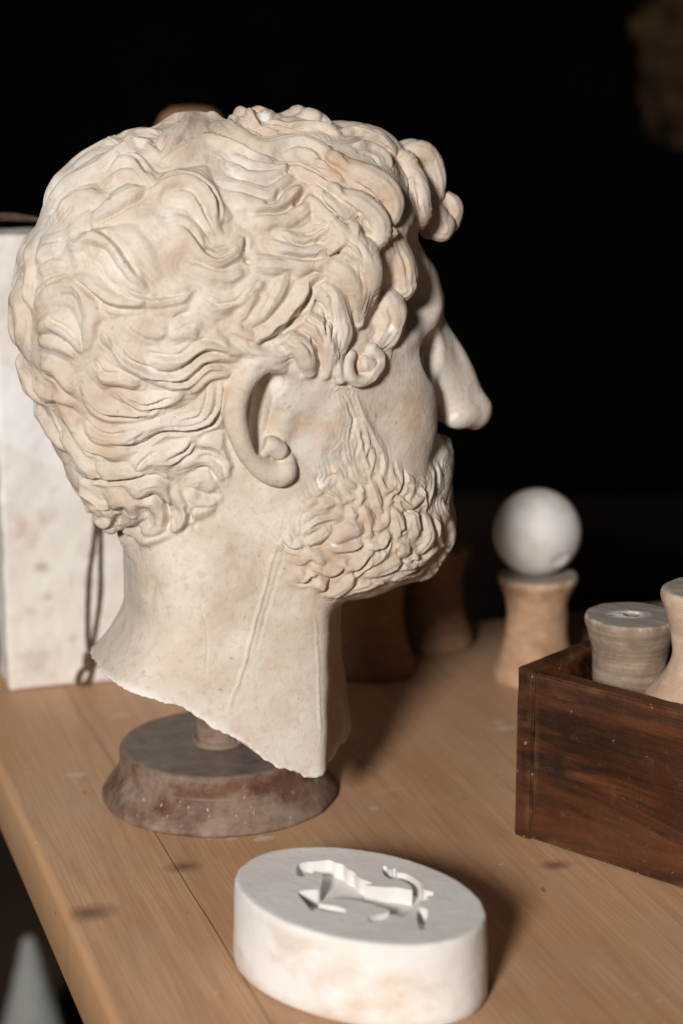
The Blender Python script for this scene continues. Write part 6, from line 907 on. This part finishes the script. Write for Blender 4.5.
def build_medallion():
    M_m = mat_medallion(); A, B, h = 71.7, 50., 45.
    seg = 160; an = np.arange(seg) / seg * 2 * math.pi
    prof = [(-3.5, 0.), (-.6, .4), (1.2, 2.2), (1.2, 8), (1.0, 16), (.7, 24), (.4, 32), (.1, 39), (-.2, 42.6), (-.7, 44.1), (-1.7, 44.8), (-3, 45.), (-6, 45.02)]
    bm = bmesh.new(); rings = []
    for o, z in prof:
        P = np.stack([(A + o) * np.cos(an), (B + o) * np.sin(an), np.full(seg, z)], 1)
        if 2 < z: w = 1 + (.45 * vnoise(P, 1 / 16., 5) + (.35 * vnoise(P, 1 / 4., 6) if z > 42 and o > -5 else 0)) / 60.; P[:, :2] *= w[:, None]
        rings.append([bm.verts.new(p * MMS) for p in P])
    for R0, R1 in zip(rings[:-1], rings[1:]):
        for i in range(seg): bm.faces.new((R0[i], R0[(i + 1) % seg], R1[(i + 1) % seg], R1[i]))
    bm.faces.new(rings[-1]); bm.faces.new(rings[0][::-1])
    body = link('body', bm_mesh('plaster_medallion', bm), None)
    cb = bmesh.new(); lo = [cb.verts.new((x * MMS, y * MMS, (h - 8.5) * MMS)) for x, y in HORSE]; hi = [cb.verts.new((x * MMS, y * MMS, (h + 6) * MMS)) for x, y in HORSE]
    cb.faces.new(lo[::-1]); cb.faces.new(hi)
    for i in range(len(HORSE)): cb.faces.new((lo[i], lo[(i + 1) % len(HORSE)], hi[(i + 1) % len(HORSE)], hi[i]))
    bmesh.ops.recalc_face_normals(cb, faces=cb.faces); cut = link('cutter', bm_mesh('cutter', cb, False))
    md = body.modifiers.new('recess', 'BOOLEAN'); md.operation = 'DIFFERENCE'; md.solver = 'EXACT'; md.object = cut
    me = bpy.data.meshes.new_from_object(body.evaluated_get(bpy.context.evaluated_depsgraph_get())); me.name = 'plaster_medallion'
    bpy.data.objects.remove(body); bpy.data.objects.remove(cut)
    P = coords(me) * 1000; put_attr(me, 'side', np.clip((43.5 - P[:, 2]) / 6, 0, 1) * (np.hypot(P[:, 0] / A, P[:, 1] / B) > .97))
    for p in me.polygons: p.use_smooth = p.center[2] < .0449 and math.hypot(p.center[0] / .0717, p.center[1] / .05) > .95
    o = link('plaster_medallion', me, None, M_m); o.location = (MED_AT[0], MED_AT[1], 0); o.rotation_euler = (0, 0, MED_ROT)
    tag(o, 'thick oval white plaster plaque with a sunken prancing horse, lying on the table in front', 'plaque')
def build_box():
    M_b = mat_box(); root = empty('wooden_box', (.1035, 1.1195, 0), math.atan2(-.667, .745)); tag(root, 'open dark brown wooden box with worn edges holding two turned stands at the right', 'box')
    H, L, Dp, T = .1065, .27, .128, .0122
    def board(name, x0, x1, y0, y1, z0, z1, seed, long='X'):
        nx, ny, nz = [max(2, int(abs(v) / .006)) for v in (x1 - x0, y1 - y0, z1 - z0)]
        bm = bmesh.new(); bmesh.ops.create_cube(bm, size=1.); bmesh.ops.scale(bm, vec=(x1 - x0, y1 - y0, z1 - z0), verts=bm.verts); bmesh.ops.translate(bm, vec=((x0 + x1) / 2, (y0 + y1) / 2, (z0 + z1) / 2), verts=bm.verts)
        bmesh.ops.bevel(bm, geom=bm.edges[:], offset=.0010, segments=2, affect='EDGES')
        for axis, (a0, a1) in enumerate(((x0, x1), (y0, y1), (z0, z1))):
            k = int((a1 - a0) / .005)
            for i in range(1, k):
                c = [0, 0, 0]; c[axis] = a0 + (a1 - a0) * i / k; nn = [0, 0, 0]; nn[axis] = 1
                bmesh.ops.bisect_plane(bm, geom=bm.verts[:] + bm.edges[:] + bm.faces[:], plane_co=c, plane_no=nn)
        me = bm_mesh(name, bm); me.set_sharp_from_angle(angle=math.radians(24)); P = coords(me) * 1000
        d = np.sort(np.stack([np.minimum(P[:, 0] - x0 * 1000, x1 * 1000 - P[:, 0]), np.minimum(P[:, 1] - y0 * 1000, y1 * 1000 - P[:, 1]), np.minimum(P[:, 2] - z0 * 1000, z1 * 1000 - P[:, 2])], 1), axis=1)
        worn = np.clip(1 - d[:, 1] / 2.6, 0, 1) * np.clip(.45 + vnoise(P, 1 / 11., seed + 9) * .9, 0, 1)
        ctr = np.array([(x0 + x1) * 500, (y0 + y1) * 500, (z0 + z1) * 500]); q = P - ctr; ed = .55 * np.clip(1 - d[:, 1] / 2.2, 0, 1)
        P = P - q / np.linalg.norm(q, axis=1, keepdims=True) * (ed * np.clip(.1 + vnoise(P, 1 / 9., seed) * 1.5 + .7 * vnoise(P, 1 / 3.5, seed + 1), 0, 2.6))[:, None]
        P += .25 * np.stack([vnoise(P, 1 / 14., seed + k) for k in (4, 5, 6)], 1); P[:, 2] = np.maximum(P[:, 2], 0.)
        me.vertices.foreach_set('co', (P * MMS).astype(np.float32).ravel()); put_attr(me, 'worn', worn)
        o = link(name, me, root, M_b); return o
    # front board is let in behind the end of the left board
    board('end_board', 0, T, 0, Dp, 0, H, 11); board('end_board', L - T, L, 0, Dp, 0, H, 15)
    board('front_board', T + .0003, L - T - .0003, .0003, T, .001, H - .0012, 21); board('back_board', T + .0004, L - T - .0004, Dp - T, Dp - .001, .001, H - .001, 25)
    board('bottom_board', T + .0006, L - T - .0006, T + .0006, Dp - T - .0006, .001, .008, 31)
def build_spools():
    tan = mat_spool('tan_turned_plaster', (.40, .24, .145), (.53, .345, .225), (.27, .145, .08), .25)
    grey = mat_spool('greyed_turned_wood', (.225, .16, .115), (.36, .275, .21), (.16, .115, .085), 1.3)
    pink = mat_spool('pinkish_plaster', (.52, .37, .27), (.62, .47, .36), (.45, .29, .2), .4)
    dark = mat_spool('shaded_turned_wood', (.27, .15, .09), (.38, .23, .145), (.2, .11, .065), .6)  # darker copy of the tan stand: shade below the beard put into colour
    G = 'waisted turned stands on the table and in the box'
    me = spool_mesh('turned_stand', SPOOL, tan, 1)
    def put(me, loc, label, rz=0., s=1., m=None):
        if m: me = me.copy(); me.materials.clear(); me.materials.append(m)
        o = bpy.data.objects.new('turned_stand', me); COL.objects.link(o); o.location = loc; o.rotation_euler = (0, 0, rz); o.scale = (s, s, s); return tag(o, label, 'stand', G)
    put(me, (.1440, 1.412, 0), 'tan waisted turned stand carrying the white ball behind the box')
    put(me, (.0220, 1.432, 0), 'dark waisted stand in the shadow below the beard, nearest to the neck', 1.2, 1.06, dark)
    put(me, (.0720, 1.497, 0), 'dark stand half hidden behind the shadowed one under the beard, farthest back', 2.1, 1.0, dark)
    cup = [(0, 0), (28, 0)] + bez([(30, 2), (28.5, 12), (24, 34), (22.2, 60), (22.2, 88), (23.2, 104), (26.2, 116)]) + bez([(27.3, 119), (27.6, 122.6), (26.8, 124.5)]) + [(4.5, 125), (3.6, 118), (0, 118)]
    put(spool_mesh('turned_stand', cup, grey, 5, .5, True), (.1725, 1.138, .0082), 'greyish ringed stand with a small hole in its flat top, standing inside the dark box')
    big = [(0, 0), (35, 0)] + bez([(36, 2), (36.5, 30), (36.2, 70), (34.5, 90), (29, 98), (22.5, 107), (19.3, 118), (20.5, 130), (24, 143), (26.6, 150)]) + bez([(27.2, 152.5), (26.6, 155.5), (24.5, 157)]) + [(4, 157.4), (3, 150), (0, 150)]
    put(spool_mesh('turned_stand', big, pink, 7, .6), (.2085, 1.090, .0062), 'pale pinkish waisted stand inside the box, cut off by the right edge')
    # ball
    M_w = Mat('worn_white_ball', .55, .4); c = M_w.ramp(M_w.noise(40, 5, .6), (.32, (.56, .53, .49)), (.5, (.68, .66, .63)), (.68, (.74, .73, .71))); c = M_w.mix(M_w.attr('chip'), c, (.80, .78, .75)); c = M_w.mix(M_w.attr('stain'), c, (.25, .19, .15)); M_w.out(c, M_w.bump(M_w.noise(180, 4), .15, .001))
    bm = bmesh.new(); bmesh.ops.create_icosphere(bm, subdivisions=6, radius=.0322); me = bm_mesh('white_ball', bm); P = coords(me) * 1000
    c0 = np.array([15., -24.5, -15.]); c0 *= 32.2 / np.linalg.norm(c0); dd = np.linalg.norm((P - c0) / 1., axis=1) + 1.6 * vnoise(P, 1 / 3.5, 3)
    dent = np.clip(1 - dd / 7.5, 0, 1); P *= (1 - (np.clip(dent * 2, 0, 1) * 1.5)[:, None] / 32.2); me.vertices.foreach_set('co', (P * MMS).astype(np.float32).ravel())
    put_attr(me, 'chip', np.clip(dent * 4, 0, 1)); c1 = c0 + np.array([3.5, 2, -1.6]); put_attr(me, 'stain', np.clip(1.6 * (1 - (np.linalg.norm((P - c1) / np.array([3.2, 3, 1.6]), axis=1) + .5 * vnoise(P, 1 / 2., 5))), 0, .8))
    o = link('white_ball', me, None, M_w.m); o.location = (.1428, 1.412, .0802 + .0318); tag(o, 'white plaster ball with a chipped spot resting on a waisted tan stand', 'ball')
def build_back():
    # wooden post behind the head; only its rounded top shows
    M_p = mat_simple('brown_post_wood', (.20, .105, .055), (.33, .19, .11), 20, .6)
    V, F = lathe('post', [(0, 0), (90, 0), (90, 14)] + bez([(70, 24), (34, 40), (24, 80), (22, 300), (22, 900), (24, 1116), (28, 1130), (29, 1139), (24, 1149)]) + bez([(16, 1154), (0, 1155.5)]), 48)
    o = link('wooden_post', mesh_from('wooden_post', V * MMS, F), None, M_p); o.location = (-.1210, 1.640, -.7485); tag(o, 'brown wooden post with a rounded top just showing above the back of the head', 'post')
    # dim bundle hanging from the wall at the top right
    M_h = mat_simple('brown_dried_bundle', (.012, .008, .005), (.055, .032, .017), 22, .95, .6, .004, 60, 0.)
    bm = bmesh.new(); bmesh.ops.create_icosphere(bm, subdivisions=5, radius=1.); me = bm_mesh('hanging_bundle', bm); me.materials.append(M_h)
    D_ = coords(me); P = D_ * np.array([94., 70., 128.]); P *= (1 + .16 * vnoise(P, 1 / 45., 3) + .09 * vnoise(P, 1 / 18., 4) + .05 * vnoise(P, 1 / 8., 5))[:, None]
    me.vertices.foreach_set('co', (P * MMS).astype(np.float32).ravel()); me.update()
    root = link('hanging_bundle', me); root.location = BUNDLE_AT; tag(root, 'dim brown rounded bundle hanging blurred in the dark at the top right', 'bundle')
    # pale tapering plaster piece low down beyond the table's left edge
    M_k = mat_simple('greyed_plaster', (.27, .27, .265), (.38, .38, .37), 9, .9, .3, .003, 80)
    prof = [(0, 0), (74, 0)] + bez([(77, 4), (68, 40), (46, 90), (28, 135), (16, 166)]) + bez([(11, 176), (0, 179)])
    V, F = lathe('cone', prof, 120, 1.5, 6)
    V[:, :2] *= .62; o = link('plaster_cone', mesh_from('plaster_cone', V * MMS, F), None, M_k); o.location = SACK_AT; tag(o, 'pale grey tapering plaster piece on the dark floor beyond the left table edge', 'plaster piece')
def build_light():
    w = bpy.data.worlds.new('World'); sc.world = w; w.use_nodes = True; bg = w.node_tree.nodes['Background']; bg.inputs[0].default_value = (1., .80, .62, 1); bg.inputs[1].default_value = WORLD_S
    L = bpy.data.lights.new('window_light', 'AREA'); L.shape = 'DISK'; L.size = KEY_SIZE; L.energy = KEY_W; L.color = (1., .945, .885)
    o = bpy.data.objects.new('window_light', L); COL.objects.link(o); o.location = KEY_AT
    d = Vector((-.02, 1.2, .15)) - Vector(KEY_AT); o.rotation_euler = d.to_track_quat('-Z', 'Y').to_euler()
def build_camera():
    c = bpy.data.cameras.new('camera'); c.sensor_fit = 'VERTICAL'; c.sensor_height = 36; c.sensor_width = 24; c.lens = 2000 / 1024 * 36; c.clip_start = .02; c.clip_end = 60
    o = bpy.data.objects.new('camera', c); COL.objects.link(o); o.location = (0, 0, .48); o.rotation_euler = (math.pi / 2 - math.atan(.25), 0, 0); sc.camera = o
    c.dof.use_dof = True; c.dof.focus_distance = FOCUS; c.dof.aperture_fstop = FSTOP
    vs = sc.view_settings; sc.display_settings.display_device = 'sRGB'; vs.view_transform = 'Standard'; vs.look = 'None'; vs.gamma = 1; vs.exposure = 0; vs.use_curve_mapping = False
    sc.cycles.max_bounces = 6; sc.cycles.use_denoising = True
build_setting(); build_bust(); build_stand(); build_slab(); build_medallion(); build_box(); build_spools(); build_back(); build_light(); build_camera()
